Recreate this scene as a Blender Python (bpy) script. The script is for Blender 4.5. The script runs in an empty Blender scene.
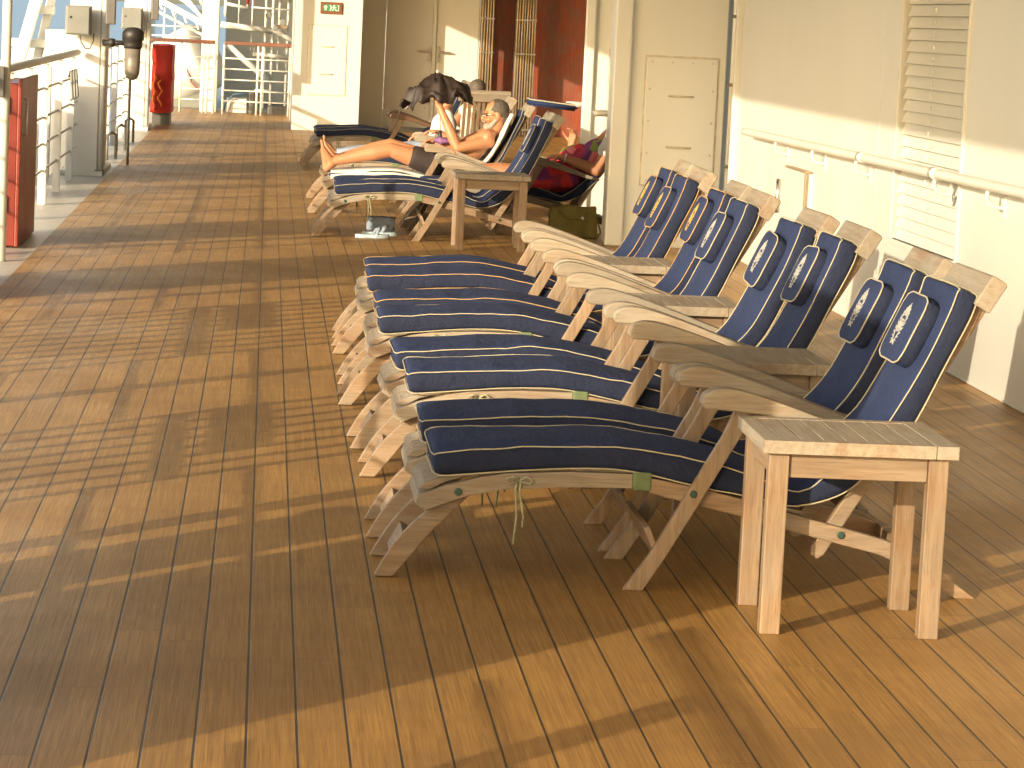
import bpy, bmesh, math, random
from math import sin, cos, pi, radians, sqrt
from mathutils import Vector, Matrix, noise as mnoise
random.seed(7)
S = bpy.context.scene
COL = S.collection
V = Vector

# ------------------------------------------------------------------ materials
def new_mat(name):
    m = bpy.data.materials.new(name); m.use_nodes = True
    nt = m.node_tree; nt.nodes.clear()
    out = nt.nodes.new('ShaderNodeOutputMaterial'); b = nt.nodes.new('ShaderNodeBsdfPrincipled')
    nt.links.new(b.outputs[0], out.inputs[0])
    return m, nt, b

def N(nt, t, **kw):
    n = nt.nodes.new(t)
    for k, v in kw.items():
        if k.startswith('i_'):
            key = k[2:]; key = int(key) if key.isdigit() else key.replace('_', ' ')
            n.inputs[key].default_value = v
        else: setattr(n, k, v)
    return n

def math_n(nt, op, a, b=None, clamp=False):
    n = nt.nodes.new('ShaderNodeMath'); n.operation = op; n.use_clamp = clamp
    for i, x in enumerate((a, b)):
        if x is None: continue
        if isinstance(x, (int, float)): n.inputs[i].default_value = x
        else: nt.links.new(x, n.inputs[i])
    return n.outputs[0]

def mixc(nt, fac, a, b):
    n = nt.nodes.new('ShaderNodeMix'); n.data_type = 'RGBA'
    for i, x in ((0, fac), (6, a), (7, b)):
        if isinstance(x, (int, float)): n.inputs[i].default_value = x
        elif isinstance(x, (tuple, list)): n.inputs[i].default_value = (*x[:3], 1)
        else: nt.links.new(x, n.inputs[i])
    return n.outputs[2]

def coords(nt, scale=(1, 1, 1), world=False):
    if world: src = N(nt, 'ShaderNodeNewGeometry').outputs['Position']
    else: src = N(nt, 'ShaderNodeTexCoord').outputs['Object']
    mp = N(nt, 'ShaderNodeMapping'); mp.inputs['Scale'].default_value = scale
    nt.links.new(src, mp.inputs[0]); return mp.outputs[0]

def noise(nt, vec, scale, detail=3, rough=.55):
    n = N(nt, 'ShaderNodeTexNoise', i_Scale=scale, i_Detail=detail, i_Roughness=rough)
    nt.links.new(vec, n.inputs['Vector']); return n.outputs['Fac']

def remap(nt, v, a, b, c=0., d=1.):
    n = N(nt, 'ShaderNodeMapRange'); nt.links.new(v, n.inputs[0])
    for i, x in zip((1, 2, 3, 4), (a, b, c, d)): n.inputs[i].default_value = x
    return n.outputs[0]

def bump(nt, b, h, strength, dist=.002):
    n = N(nt, 'ShaderNodeBump', i_Strength=strength, i_Distance=dist)
    nt.links.new(h, n.inputs['Height']); nt.links.new(n.outputs[0], b.inputs['Normal'])

def plain(name, c, rough=.5, var=.1, scale=6, stretch=(1, 1, 1), metal=0., bscale=0, bstr=.2, world=False, c2=None, sheen=0.):
    m, nt, b = new_mat(name)
    v = coords(nt, stretch, world)
    f = noise(nt, v, scale, 4)
    lo = tuple(x * (1 - var) for x in c); hi = c2 if c2 else tuple(min(1, x * (1 + var)) for x in c)
    nt.links.new(mixc(nt, remap(nt, f, .3, .7), lo, hi), b.inputs['Base Color'])
    nt.links.new(remap(nt, f, .2, .8, max(0, rough - .07), min(1, rough + .07)), b.inputs['Roughness'])
    b.inputs['Metallic'].default_value = metal
    if sheen: b.inputs['Sheen Weight'].default_value = sheen
    if bscale: bump(nt, b, noise(nt, v, bscale, 3), bstr)
    return m

def wood(name, axis, c, c2, rough=.6, weather=.5):
    m, nt, b = new_mat(name)
    st = [1, 1, 1]; st[axis] = .06
    oi = N(nt, 'ShaderNodeObjectInfo').outputs['Random']
    src = N(nt, 'ShaderNodeTexCoord').outputs['Object']
    off = N(nt, 'ShaderNodeVectorMath', operation='ADD'); nt.links.new(src, off.inputs[0])
    cb = N(nt, 'ShaderNodeCombineXYZ')
    for k, f in enumerate((7.3, 3.1, 5.7)): nt.links.new(math_n(nt, 'MULTIPLY', oi, f), cb.inputs[k])
    nt.links.new(cb.outputs[0], off.inputs[1])
    mp = N(nt, 'ShaderNodeMapping'); mp.inputs['Scale'].default_value = st; nt.links.new(off.outputs[0], mp.inputs[0])
    v = mp.outputs[0]
    g1 = noise(nt, v, 55, 5, .65); g2 = noise(nt, v, 230, 3, .6)
    st2 = [1, 1, 1]; st2[axis] = .3
    mp2 = N(nt, 'ShaderNodeMapping'); mp2.inputs['Scale'].default_value = st2; nt.links.new(off.outputs[0], mp2.inputs[0])
    big = noise(nt, mp2.outputs[0], 9, 3, .55); big2 = noise(nt, off.outputs[0], 5, 4, .6)
    col = mixc(nt, remap(nt, g1, .36, .64), c, c2)
    av = sum(c2) / 3
    grey = (av * 1.02, av * .94, av * .76)
    col = mixc(nt, remap(nt, big2, .36, .66, 0, weather), col, grey)
    red = (c[0] * 1.05, c[1] * .78, c[2] * .62)
    col = mixc(nt, remap(nt, big, .55, .72, 0, .55), col, red)
    dark = tuple(x * .5 for x in c)
    col = mixc(nt, remap(nt, g2, .56, .74, 0, .55), col, dark)
    hv = N(nt, 'ShaderNodeHueSaturation'); nt.links.new(col, hv.inputs['Color'])
    nt.links.new(remap(nt, oi, 0, 1, .84, 1.12), hv.inputs['Value'])
    nt.links.new(hv.outputs[0], b.inputs['Base Color'])
    b.inputs['Roughness'].default_value = rough
    bump(nt, b, math_n(nt, 'ADD', g1, math_n(nt, 'MULTIPLY', g2, .5)), .4, .002)
    return m

TC, TC2 = (.185, .112, .056), (.295, .200, .116)
TG, TG2 = (.205, .155, .100), (.325, .265, .190)
M = {}
M['wx'] = wood('teak_along', 0, TC, TC2)
M['wy'] = wood('teak_across', 1, TC, TC2)
M['wz'] = wood('teak_upright', 2, TC, TC2)
M['gx'] = wood('weathered_teak_along', 0, TG, TG2, .7, .75)
M['gy'] = wood('weathered_teak_across', 1, TG, TG2, .7, .75)
M['shade_wood'] = wood('umbrella_shade_brown', 0, (.11, .045, .018), (.17, .075, .03), .35)  # umbrella shade on the teak armrests, put into a darker wood colour
M['rail_wood'] = wood('rail_brown', 0, (.12, .035, .018), (.18, .06, .03), .35)
M['white'] = plain('white_paint', (.60, .59, .535), .42, .06, 1.6, (1, 1, .35), bscale=30, bstr=.06, world=True)
M['cream'] = plain('cream_wall_paint', (.60, .60, .545), .38, .05, 1.1, (1, 1, .25), bscale=7, bstr=.16, world=True)
M['hatch_line'] = plain('dirty_cream_seam', (.50, .44, .32), .5, .25, 14, world=True)
M['grey_paint'] = plain('grey_paint', (.17, .175, .155), .5, .1, 4)
M['dark_grey'] = plain('dark_grey', (.10, .095, .085), .5, .15, 8)
M['black'] = plain('black_rubber', (.02, .018, .016), .5, .2, 12)
M['steel'] = plain('brushed_steel', (.55, .53, .5), .3, .08, 20, metal=1.)
M['red'] = plain('red_paint', (.17, .020, .010), .4, .22, 3, bscale=20, bstr=.08)
M['red_canvas'] = plain('red_canvas', (.42, .022, .009), .65, .15, 5, bscale=9, bstr=.5)
M['orange'] = plain('orange_rope', (.70, .20, .03), .7, .1, 20)
M['mahogany'] = wood('mahogany', 2, (.17, .030, .010), (.25, .050, .018), .4)
M['gate_metal'] = plain('bronze_gate_metal', (.36, .27, .17), .4, .12, 12, metal=.4)
M['navy'] = None
M['piping'] = plain('cream_piping', (.42, .38, .26), .8, .08, 40)
M['gold_piping'] = plain('gold_piping', (.42, .27, .12), .8, .08, 40)
M['emb_white'] = plain('white_embroidery', (.38, .38, .35), .8, .1, 90, bscale=400, bstr=.4)
M['emb_gold'] = plain('gold_embroidery', (.46, .31, .07), .75, .15, 90, bscale=400, bstr=.4)
M['green_cloth'] = plain('green_webbing', (.12, .16, .075), .85, .15, 30, bscale=300, bstr=.3)
M['green_bolt'] = plain('green_bolt', (.02, .055, .04), .5, .1, 30)
M['cord'] = plain('olive_cord', (.30, .29, .18), .85, .15, 60)
M['skin'] = plain('tanned_skin', (.42, .19, .092), .5, .09, 9, bscale=60, bstr=.12)
M['skin_pale'] = plain('pale_skin', (.40, .20, .11), .5, .09, 9, bscale=60, bstr=.12)  # pale skin tone of the two half hidden people
M['hair'] = plain('grey_hair', (.085, .068, .052), .7, .5, 60, (1, 1, .3), bscale=120, bstr=.8)
M['beard'] = plain('grey_beard', (.28, .25, .21), .8, .3, 80, bscale=160, bstr=.8)
M['eye'] = plain('eye_dark', (.02, .015, .012), .2, .1, 20)
M['towel'] = plain('white_towel', (.64, .62, .56), .9, .05, 20, bscale=150, bstr=.6)
M['shorts'] = plain('dark_shorts', (.03, .02, .018), .8, .2, 20)
M['umbrella'] = plain('brown_black_nylon', (.022, .013, .009), .6, .3, 9, bscale=30, bstr=.4)
M['bag'] = plain('olive_canvas', (.20, .165, .035), .75, .15, 12, bscale=120, bstr=.4)
M['jeans'] = plain('pale_blue_cloth', (.24, .29, .36), .85, .1, 20, bscale=120, bstr=.3)
M['sandal'] = plain('pale_blue_rubber', (.38, .48, .54), .6, .1, 20)
M['sign_green'] = plain('sign_green', (.04, .20, .07), .4, .05, 5)
M['sign_white'] = plain('sign_white', (.78, .80, .72), .4, .03, 5)
M['sign_frame'] = plain('sign_frame_brown', (.19, .055, .03), .45, .1, 9)
M['purple'] = plain('purple_cloth', (.22, .10, .24), .85, .2, 20)

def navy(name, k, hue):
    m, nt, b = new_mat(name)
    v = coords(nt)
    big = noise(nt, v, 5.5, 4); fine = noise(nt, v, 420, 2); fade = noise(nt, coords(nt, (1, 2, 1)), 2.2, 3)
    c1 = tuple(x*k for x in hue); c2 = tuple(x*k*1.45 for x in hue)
    col = mixc(nt, remap(nt, big, .3, .7), c1, c2)
    col = mixc(nt, remap(nt, fine, .45, .7, 0, .16), col, (.05, .06, .11))
    col = mixc(nt, remap(nt, fade, .5, .8, 0, .22), col, (.055, .06, .10))
    nt.links.new(col, b.inputs['Base Color'])
    b.inputs['Roughness'].default_value = .9
    b.inputs['Specular IOR Level'].default_value = .25
    wr = noise(nt, coords(nt, (1, .45, 1)), 12, 4, .6)
    add = math_n(nt, 'ADD', math_n(nt, 'MULTIPLY', wr, 1.0), math_n(nt, 'MULTIPLY', fine, .05))
    bump(nt, b, add, .95, .016)
    return m
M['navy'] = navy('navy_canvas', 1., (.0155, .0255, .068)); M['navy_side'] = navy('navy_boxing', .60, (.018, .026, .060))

def dress():
    m, nt, b = new_mat('flowered_dress_cloth')
    v = coords(nt)
    vo = N(nt, 'ShaderNodeTexVoronoi', i_Scale=11.); nt.links.new(v, vo.inputs['Vector'])
    sep = N(nt, 'ShaderNodeSeparateColor'); nt.links.new(vo.outputs['Color'], sep.inputs[0])
    r = N(nt, 'ShaderNodeValToRGB'); r.color_ramp.interpolation = 'CONSTANT'
    els = r.color_ramp.elements
    els[0].color = (.20, .03, .16, 1); els[0].position = 0
    els[1].color = (.55, .03, .04, 1); els[1].position = .3
    for p, c in ((.55, (.30, .02, .05, 1)), (.7, (.62, .16, .17, 1)), (.82, (.22, .26, .05, 1)), (.93, (.10, .02, .10, 1))):
        e = els.new(p); e.color = c
    nt.links.new(sep.outputs[0], r.inputs[0]); nt.links.new(r.outputs[0], b.inputs['Base Color'])
    b.inputs['Roughness'].default_value = .8
    bump(nt, b, noise(nt, v, 25, 3), .6, .006)
    return m
M['dress'] = dress()

def deck():
    W, OFF = .114, .008
    m, nt, b = new_mat('teak_deck_planks')
    pos = N(nt, 'ShaderNodeNewGeometry').outputs['Position']
    sp = N(nt, 'ShaderNodeSeparateXYZ'); nt.links.new(pos, sp.inputs[0])
    x, y = sp.outputs[0], sp.outputs[1]
    u = math_n(nt, 'DIVIDE', math_n(nt, 'SUBTRACT', x, OFF), W)
    idx = math_n(nt, 'FLOOR', math_n(nt, 'ADD', u, .5))
    d = math_n(nt, 'MULTIPLY', math_n(nt, 'ABSOLUTE', math_n(nt, 'SUBTRACT', u, idx)), W)   # distance to the seam
    seam = remap(nt, math_n(nt, 'ADD', d, math_n(nt, 'MULTIPLY', math_n(nt, 'SUBTRACT', noise(nt, coords(nt, (1, .25, 1), True), 28, 3), .5), .0012)), .0022, .0036, 1, 0)
    pidx = math_n(nt, 'FLOOR', u)
    wn = N(nt, 'ShaderNodeTexWhiteNoise', noise_dimensions='1D'); nt.links.new(pidx, wn.inputs['W'])
    # butt joints
    LJ = 2.6
    yy = math_n(nt, 'ADD', math_n(nt, 'DIVIDE', y, LJ), math_n(nt, 'MULTIPLY', wn.outputs['Value'], 1.0))
    yi = math_n(nt, 'FLOOR', yy); fy = math_n(nt, 'FRACT', yy)
    jd = math_n(nt, 'MULTIPLY', math_n(nt, 'MINIMUM', fy, math_n(nt, 'SUBTRACT', 1., fy)), LJ)
    joint = remap(nt, jd, .0008, .0022, .75, 0)
    comb = N(nt, 'ShaderNodeCombineXYZ'); nt.links.new(pidx, comb.inputs[0]); nt.links.new(yi, comb.inputs[1])
    wn2 = N(nt, 'ShaderNodeTexWhiteNoise', noise_dimensions='2D'); nt.links.new(comb.outputs[0], wn2.inputs['Vector'])
    pv = N(nt, 'ShaderNodeMapping'); pv.inputs['Scale'].default_value = (1, .012, 1)
    shift = N(nt, 'ShaderNodeVectorMath', operation='ADD'); nt.links.new(pos, shift.inputs[0]); nt.links.new(wn2.outputs['Color'], shift.inputs[1])
    nt.links.new(shift.outputs[0], pv.inputs[0])
    grain = noise(nt, pv.outputs[0], 160, 4, .65); grain2 = noise(nt, pv.outputs[0], 520, 2, .5)
    blot = noise(nt, pos, 1.3, 4, .6)
    col = mixc(nt, remap(nt, grain, .36, .64), (.27, .138, .034), (.42, .232, .062))
    col = mixc(nt, remap(nt, grain2, .5, .7, 0, .6), col, (.145, .072, .022))
    col = mixc(nt, remap(nt, blot, .42, .75, 0, .55), col, (.205, .115, .042))
    hv = N(nt, 'ShaderNodeHueSaturation'); nt.links.new(col, hv.inputs['Color'])
    nt.links.new(remap(nt, wn2.outputs['Value'], 0, 1, .93, 1.13), hv.inputs['Value'])
    dark = math_n(nt, 'MAXIMUM', seam, joint)
    col = mixc(nt, dark, hv.outputs[0], (.045, .032, .014))
    nt.links.new(col, b.inputs['Base Color'])
    nt.links.new(remap(nt, blot, .3, .75, .40, .56), b.inputs['Roughness'])
    h = math_n(nt, 'SUBTRACT', math_n(nt, 'MULTIPLY', grain2, .5), math_n(nt, 'MULTIPLY', dark, 1.2))
    bump(nt, b, h, .35, .0025)
    return m
M['deck'] = deck()

def gutter():
    m, nt, b = new_mat('painted_waterway')
    v = coords(nt, (1, .3, 1), True)
    f = noise(nt, v, 5, 4)
    nt.links.new(mixc(nt, remap(nt, f, .35, .7), (.36, .34, .28), (.46, .43, .36)), b.inputs['Base Color'])
    nt.links.new(remap(nt, f, .3, .7, .32, .5), b.inputs['Roughness'])
    return m
M['gutter'] = gutter()

def sea():
    m, nt, b = new_mat('sea_water')
    v = coords(nt, (1, 1, 1), True)
    f = noise(nt, v, .35, 5, .6); g = noise(nt, v, .02, 3)
    nt.links.new(mixc(nt, g, (.12, .165, .205), (.14, .185, .225)), b.inputs['Base Color'])
    b.inputs['Roughness'].default_value = .4
    w_ = noise(nt, coords(nt, (.25, 1, 1), True), .12, 5, .65)
    nt.links.new(mixc(nt, remap(nt, w_, .4, .65), (.10, .145, .185), (.155, .20, .235)), b.inputs['Base Color'])
    return m
M['sea'] = sea()

# ------------------------------------------------------------------ mesh builder
class MB:
    def __init__(s): s.bm = bmesh.new()
    def box(s, c, d, rot=None):
        m = Matrix.Translation(c)
        if rot is not None: m = m @ rot.to_4x4()
        bmesh.ops.create_cube(s.bm, size=1, matrix=m @ Matrix.Diagonal((*d, 1))); return s
    def bb(s, x0, x1, y0, y1, z0, z1): return s.box(((x0+x1)/2, (y0+y1)/2, (z0+z1)/2), (x1-x0, y1-y0, z1-z0))
    def bar(s, p, q, w, h, side=(0, 1, 0)):
        p, q = V(p), V(q); d = q - p; L = d.length; a = d / L
        sd = V(side); sd = (sd - a * sd.dot(a)).normalized(); up = a.cross(sd)
        m = Matrix((a, sd, up)).transposed().to_4x4(); m.translation = (p + q) / 2
        bmesh.ops.create_cube(s.bm, size=1, matrix=m @ Matrix.Diagonal((L, w, h, 1))); return s
    def prism(s, pts, y0, y1):           # polygon in XZ swept along Y
        a = [s.bm.verts.new((x, y0, z)) for x, z in pts]; b = [s.bm.verts.new((x, y1, z)) for x, z in pts]
        n = len(pts)
        s.bm.faces.new(a); s.bm.faces.new(b[::-1])
        for i in range(n): s.bm.faces.new((a[i], b[i], b[(i+1) % n], a[(i+1) % n]))
        return s
    def prism3(s, pts, off):             # closed 3D loop swept by an offset
        off = V(off)
        a = [s.bm.verts.new(p) for p in pts]; b = [s.bm.verts.new(V(p) + off) for p in pts]; n = len(pts)
        s.bm.faces.new(a); s.bm.faces.new(b[::-1])
        for i in range(n): s.bm.faces.new((a[i], b[i], b[(i+1) % n], a[(i+1) % n]))
        return s
    def tube(s, pts, r, n=8, closed=False):
        pts = [V(p) for p in pts]; k = len(pts); rings = []
        ref = None
        for i, p in enumerate(pts):
            if closed: t = pts[(i+1) % k] - pts[i-1]
            else: t = pts[min(i+1, k-1)] - pts[max(i-1, 0)]
            t.normalize()
            if ref is None: ref = t.orthogonal().normalized()
            ref = (ref - t * ref.dot(t))
            if ref.length < 1e-5: ref = t.orthogonal()
            ref.normalize(); b = t.cross(ref)
            rr = r[i] if isinstance(r, (list, tuple)) else r
            rings.append([s.bm.verts.new(p + (ref * cos(2*pi*j/n) + b * sin(2*pi*j/n)) * rr) for j in range(n)])
        m = k if closed else k - 1
        for i in range(m):
            A, B = rings[i], rings[(i+1) % k]
            for j in range(n): s.bm.faces.new((A[j], A[(j+1) % n], B[(j+1) % n], B[j]))
        if not closed:
            s.bm.faces.new(rings[0][::-1]); s.bm.faces.new(rings[-1])
        return s
    def lathe(s, prof, n=20, m=None):    # (r, z) profile about Z, then matrix m
        m = m or Matrix.Identity(4); rings = []
        for r, z in prof:
            rings.append([s.bm.verts.new(m @ V((r * cos(2*pi*j/n), r * sin(2*pi*j/n), z))) for j in range(n)])
        for A, B in zip(rings, rings[1:]):
            for j in range(n): s.bm.faces.new((A[j], A[(j+1) % n], B[(j+1) % n], B[j]))
        s.bm.faces.new(rings[0][::-1]); s.bm.faces.new(rings[-1]); return s
    def disc(s, c, r, th, axis='y', n=12):
        rot = {'y': Matrix.Rotation(pi/2, 4, 'X'), 'x': Matrix.Rotation(pi/2, 4, 'Y'), 'z': Matrix.Identity(4)}[axis]
        m = Matrix.Translation(c) @ rot
        return s.lathe([(r, -th/2), (r, th/4), (r*.75, th/2)], n, m)
    def ell(s, c, r, rot=None, seg=16):
        m = Matrix.Translation(c)
        if rot is not None: m = m @ rot.to_4x4()
        bmesh.ops.create_uvsphere(s.bm, u_segments=seg, v_segments=seg//2+2, radius=1, matrix=m @ Matrix.Diagonal((*r, 1))); return s
    def cap(s, p, r0, q, r1, n=14):      # tapered capsule
        p, q = V(p), V(q); d = (q - p); L = d.length
        if L < 1e-5: return s.ell(p, (r0,)*3)
        a = d / L; prof = []
        for i in range(6): t = -pi/2 + pi/2*i/5; prof.append((max(1e-4, r0*cos(t)), r0*sin(t)))
        for i in range(6): t = pi/2*i/5; prof.append((max(1e-4, r1*cos(t)), L + r1*sin(t)))
        m = a.to_track_quat('Z', 'Y').to_matrix().to_4x4(); m.translation = p
        return s.lathe(prof, n, m)
    def build(s, name, mat, parent=None, bevel=0, smooth=False, loc=None):
        bmesh.ops.recalc_face_normals(s.bm, faces=s.bm.faces)
        me = bpy.data.meshes.new(name); s.bm.to_mesh(me); s.bm.free()
        me.materials.append(mat)
        o = bpy.data.objects.new(name, me); COL.objects.link(o)
        if parent is not None: o.parent = parent
        if loc is not None: o.location = loc
        if bevel:
            md = o.modifiers.new('Bevel', 'BEVEL'); md.width = bevel; md.segments = 2; md.limit_method = 'ANGLE'; md.angle_limit = radians(40)
            md.harden_normals = False
        if smooth:
            for p in me.polygons: p.use_smooth = True
        return o

def tag(o, label=None, cat=None, group=None, kind=None):
    if label: o['label'] = label
    if cat: o['category'] = cat
    if group: o['group'] = group
    if kind: o['kind'] = kind
    return o
def empty(name, loc=(0, 0, 0), rz=0):
    o = bpy.data.objects.new(name, None); COL.objects.link(o); o.location = loc; o.rotation_euler = (0, 0, rz)
    o.empty_display_size = .1; return o
def copy_tree(o, parent=None):
    c = o.copy(); COL.objects.link(c)
    if parent is not None:
        c.parent = parent
    for ch in list(o.children): copy_tree(ch, c)
    return c
def catmull(P, n):
    out = []; k = len(P)
    for i in range(k - 1):
        p0, p1, p2, p3 = P[max(i-1, 0)], P[i], P[i+1], P[min(i+2, k-1)]
        for j in range(n):
            t = j / n
            out.append(tuple(.5*((2*b)+(-a+c)*t+(2*a-5*b+4*c-d)*t*t+(-a+3*b-3*c+d)*t**3) for a, b, c, d in zip(p0, p1, p2, p3)))
    out.append(tuple(P[-1])); return out

# ------------------------------------------------------------------ ship setting
def slab(name, mat, x0, x1, y0, y1, z0, z1, kind='structure'):
    o = MB().bb(x0, x1, y0, y1, z0, z1).build(name, mat); tag(o, kind=kind); return o
slab('deck_floor', M['deck'], -1.45, 6.5, -7, 47.4, -.12, 0)
slab('deck_waterway', M['gutter'], -1.98, -1.45, -7, 47.4, -.13, -.012)
slab('deck_far_plating', M['grey_paint'], -6, 6.5, 47.4, 60, -.13, -.015)
ceil = slab('ceiling', M['white'], -1.75, 6.5, -7, 53, 3.13, 3.4)
mb = MB(); mb.bm.faces.new([mb.bm.verts.new(p) for p in ((-60000, -3000, -15), (60000, -3000, -15), (60000, 90000, -15), (-60000, 90000, -15))])
tag(mb.build('sea', M['sea']), kind='structure')
slab('hull_side', M['white'], -1.97, -1.75, -7, 60, -9, -.14)

# ---- right deckhouse wall
WX = 3.384
t = empty('deckhouse_wall', (WX, 13, 0)); tag(t, 'long cream deckhouse wall with louvre and handrail behind the blue loungers', 'wall')
def P(mb, name, mat, par, bevel=0, smooth=False):   # part placed in world coordinates under an unrotated parent
    o = mb.build(name, mat, par, bevel, smooth); o.location = -V(par.matrix_basis.translation); return o
LY0, LY1, LZ0, LZ1 = 14.42, 15.95, .55, 2.3084
w = MB()
w.bb(WX, WX+.25, -7, LY0, 0, 3.13).bb(WX, WX+.25, LY1, 21.45, 0, 3.13).bb(WX, WX+.25, LY0, LY1, 0, LZ0).bb(WX, WX+.25, LY0, LY1, LZ1, 3.13)
P(w, 'wall', M['cream'], t)
P(MB().bb(WX-.008, WX+.003, -7, 21.45, .003, .016), 'skirting', M['white'], t, .004)
l = MB()
nb = 28
for k in range(nb):
    z = LZ0 + .0628 * (k + .5)
    l.box((WX+.035, (LY0+LY1)/2, z), (.074, LY1-LY0, .005), Matrix.Rotation(radians(-66), 3, 'Y'))
P(l, 'louvre_blade', M['cream'], t)
fr = MB()
fr.bb(WX-.012, WX+.09, LY0-.035, LY0, LZ0-.03, LZ1+.03).bb(WX-.012, WX+.09, LY1, LY1+.035, LZ0-.03, LZ1+.03)
fr.bb(WX-.012, WX+.09, LY0, LY1, LZ0-.03, LZ0).bb(WX-.012, WX+.09, LY0, LY1, LZ1, LZ1+.03)
for k in range(nb): fr.cap((WX-.002, (LY0+LY1)/2, LZ0+.0628*(k+.5)+.004), .006, (WX-.002, (LY0+LY1)/2, LZ0+.0628*(k+.5)-.012), .006, 8)
P(fr, 'louvre_frame', M['white'], t, .006)
P(MB().bb(WX+.09, WX+.10, LY0, LY1, LZ0, LZ1), 'louvre_backing', M['grey_paint'], t)
def zr(y): return .975 - (y - 13) * .0058
hr = P(MB().tube([(WX-.085, y, zr(y)) for y in (-6, 3, 9.9, 13, 16.2, 19, 20.55, 20.6)], .026, 14), 'handrail', M['cream'], t, smooth=True)
for y in (6.5, 10, 13.5, 14.6, 16.6, 17.97, 19.3):
    b = MB(); z = zr(y)
    b.tube([(WX-.085, y, z-.02), (WX-.088, y, z-.055), (WX-.075, y, z-.085), (WX-.04, y, z-.1), (WX+.002, y, z-.102)], .011, 8)
    b.bb(WX-.008, WX+.002, y-.02, y+.02, z-.15, z-.04)
    bo = b.build('bracket', M['white'], hr, .003)
for y in (14.6, 16.45):
    MB().tube([(WX-.085, y-.05, zr(y)), (WX-.085, y+.05, zr(y))], .031, 14).build('rail_joint', M['white'], hr, smooth=True)
cab = P(MB().bb(WX-.05, WX+.002, 18.36, 19.06, .43, .765), 'wall_cabinet', M['white'], t, .006)
MB().bb(WX-.056, WX-.02, 18.34, 19.08, .765, .778).build('cabinet_trim', M['gate_metal'], cab); MB().bb(WX-.056, WX-.046, 18.335, 18.358, .43, .764).build('cabinet_trim', M['gate_metal'], cab)
MB().tube([(WX-.06, 19.25, .46), (WX-.06, 19.25, .68)], .016, 10).build('chrome_tube', M['steel'], cab, smooth=True)
for y in (16.45, 8.2):
    P(MB().bb(WX-.0022, WX+.002, y-.006, y+.006, .09, 3.12), 'weld_seam', M['cream'], t)

# ---- corner pipes at the end of that wall
t = empty('corner_channel', (3.45, 21.7, 0)); tag(t, 'white vertical corner channel at the far end of the long cream wall', 'trim')
P(MB().bb(3.34, 3.40, 21.46, 21.52, 0, 3.12).bb(3.40, 3.52, 21.6, 21.66, 0, 3.12), 'channel', M['white'], t, .006)
for x, lab in ((3.405, 'white pipe between the hatch panel and the corner, left one of two'), (3.475, 'white pipe between the hatch panel and the corner, right one of two')):
    pt = empty('deck_pipe', (x, 21.95, 0)); tag(pt, lab, 'pipe', 'pipes beside the hatch panel')
    P(MB().tube([(x, 21.95, 0), (x, 21.95, 3.12)], .022, 12), 'pipe', M['cream'], pt, smooth=True)
    for z in (.62, 1.22, 1.72):
        P(MB().bb(x-.035, x+.035, 21.92, 21.98, z-.012, z+.012), 'clip', M['gate_metal' if z == 1.22 else 'grey_paint'], pt)

# ---- hatch panel facing the camera (wing wall) and the next one
def hatch_wall(name, label, x0, x1, y0, y1, hx0, hx1, hz0, hz1, col, handles=True):
    t = empty(name, (x0, y0, 0)); tag(t, label, 'wall')
    P(MB().bb(x0, x1, y0, y1, 0, 3.12), 'wall', M['cream'], t, .008)
    if col: P(MB().bb(x0-.10, x0+.03, y0-.05, y1+.06, 0, 3.12), 'corner_post', M['cream'], t, .015)
    P(MB().bb(hx0-.012, hx1+.012, y0-.003, y0+.01, hz0-.012, hz1+.012), 'hatch_gap', M['hatch_line'], t)
    h = P(MB().bb(hx0, hx1, y0-.012, y0+.01, hz0, hz1), 'access_hatch', M['cream'], t, .006)
    s = MB()
    nx, nz = 4, 5
    for i in range(nx):
        for zz in (hz0+.035, hz1-.035): s.disc((hx0+.04+(hx1-hx0-.08)*i/(nx-1), y0-.014, zz), .008, .006)
    for k in range(1, nz-1):
        for xx in (hx0+.03, hx1-.03): s.disc((xx, y0-.014, hz0+(hz1-hz0)*k/(nz-1)), .008, .006)
    s.build('screw', M['hatch_line'], h)
    if handles:
        for fz in (.3, .7):
            MB().tube([((hx0+hx1)/2+dx, y0-.012-dy, hz0+(hz1-hz0)*fz) for dx, dy in ((-.09, 0), (-.07, .02), (.07, .02), (.09, 0))], .007, 8).build('handle', M['hatch_line'], h, smooth=True)
    return t
a = hatch_wall('hatch_wall', 'shaded cream wall panel with riveted hatch right of the seated woman', 2.62, 3.36, 22.0, 22.14, 2.77, 3.30, .46, 1.40, True)
P(MB().tube([(2.42, 22.3, .955), (2.47, 22.3, .96), (2.63, 22.3, .96)], .024, 10), 'handrail_end', M['white'], a, smooth=True)
b_ = hatch_wall('hatch_wall', 'narrow sunlit cream wall block behind the seated woman, left of the shaded hatch panel', 2.68, 4.8, 25.0, 25.14, 2.84, 3.4, .72, 1.41, False, False)
P(MB().bb(2.62, 2.70, 24.95, 25.02, 0, 3.12), 'corner_post', M['white'], b_, .01)
P(MB().tube([(2.50, 25.1, .935), (2.55, 25.1, .94), (2.7, 25.1, .94)], .026, 10), 'handrail_end', M['white'], b_, smooth=True)
o = MB().bb(3.384, 4.8, 22.16, 24.98, 0, 3.12).build('recess_wall', M['cream']); tag(o, 'cream wall closing the recess behind the seated woman', 'wall')
o = MB().bb(4.8, 5.0, 25, 43, 0, 3.12).build('side_wall', M['cream']); tag(o, 'cream inner wall right of the red doors', 'wall')

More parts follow.
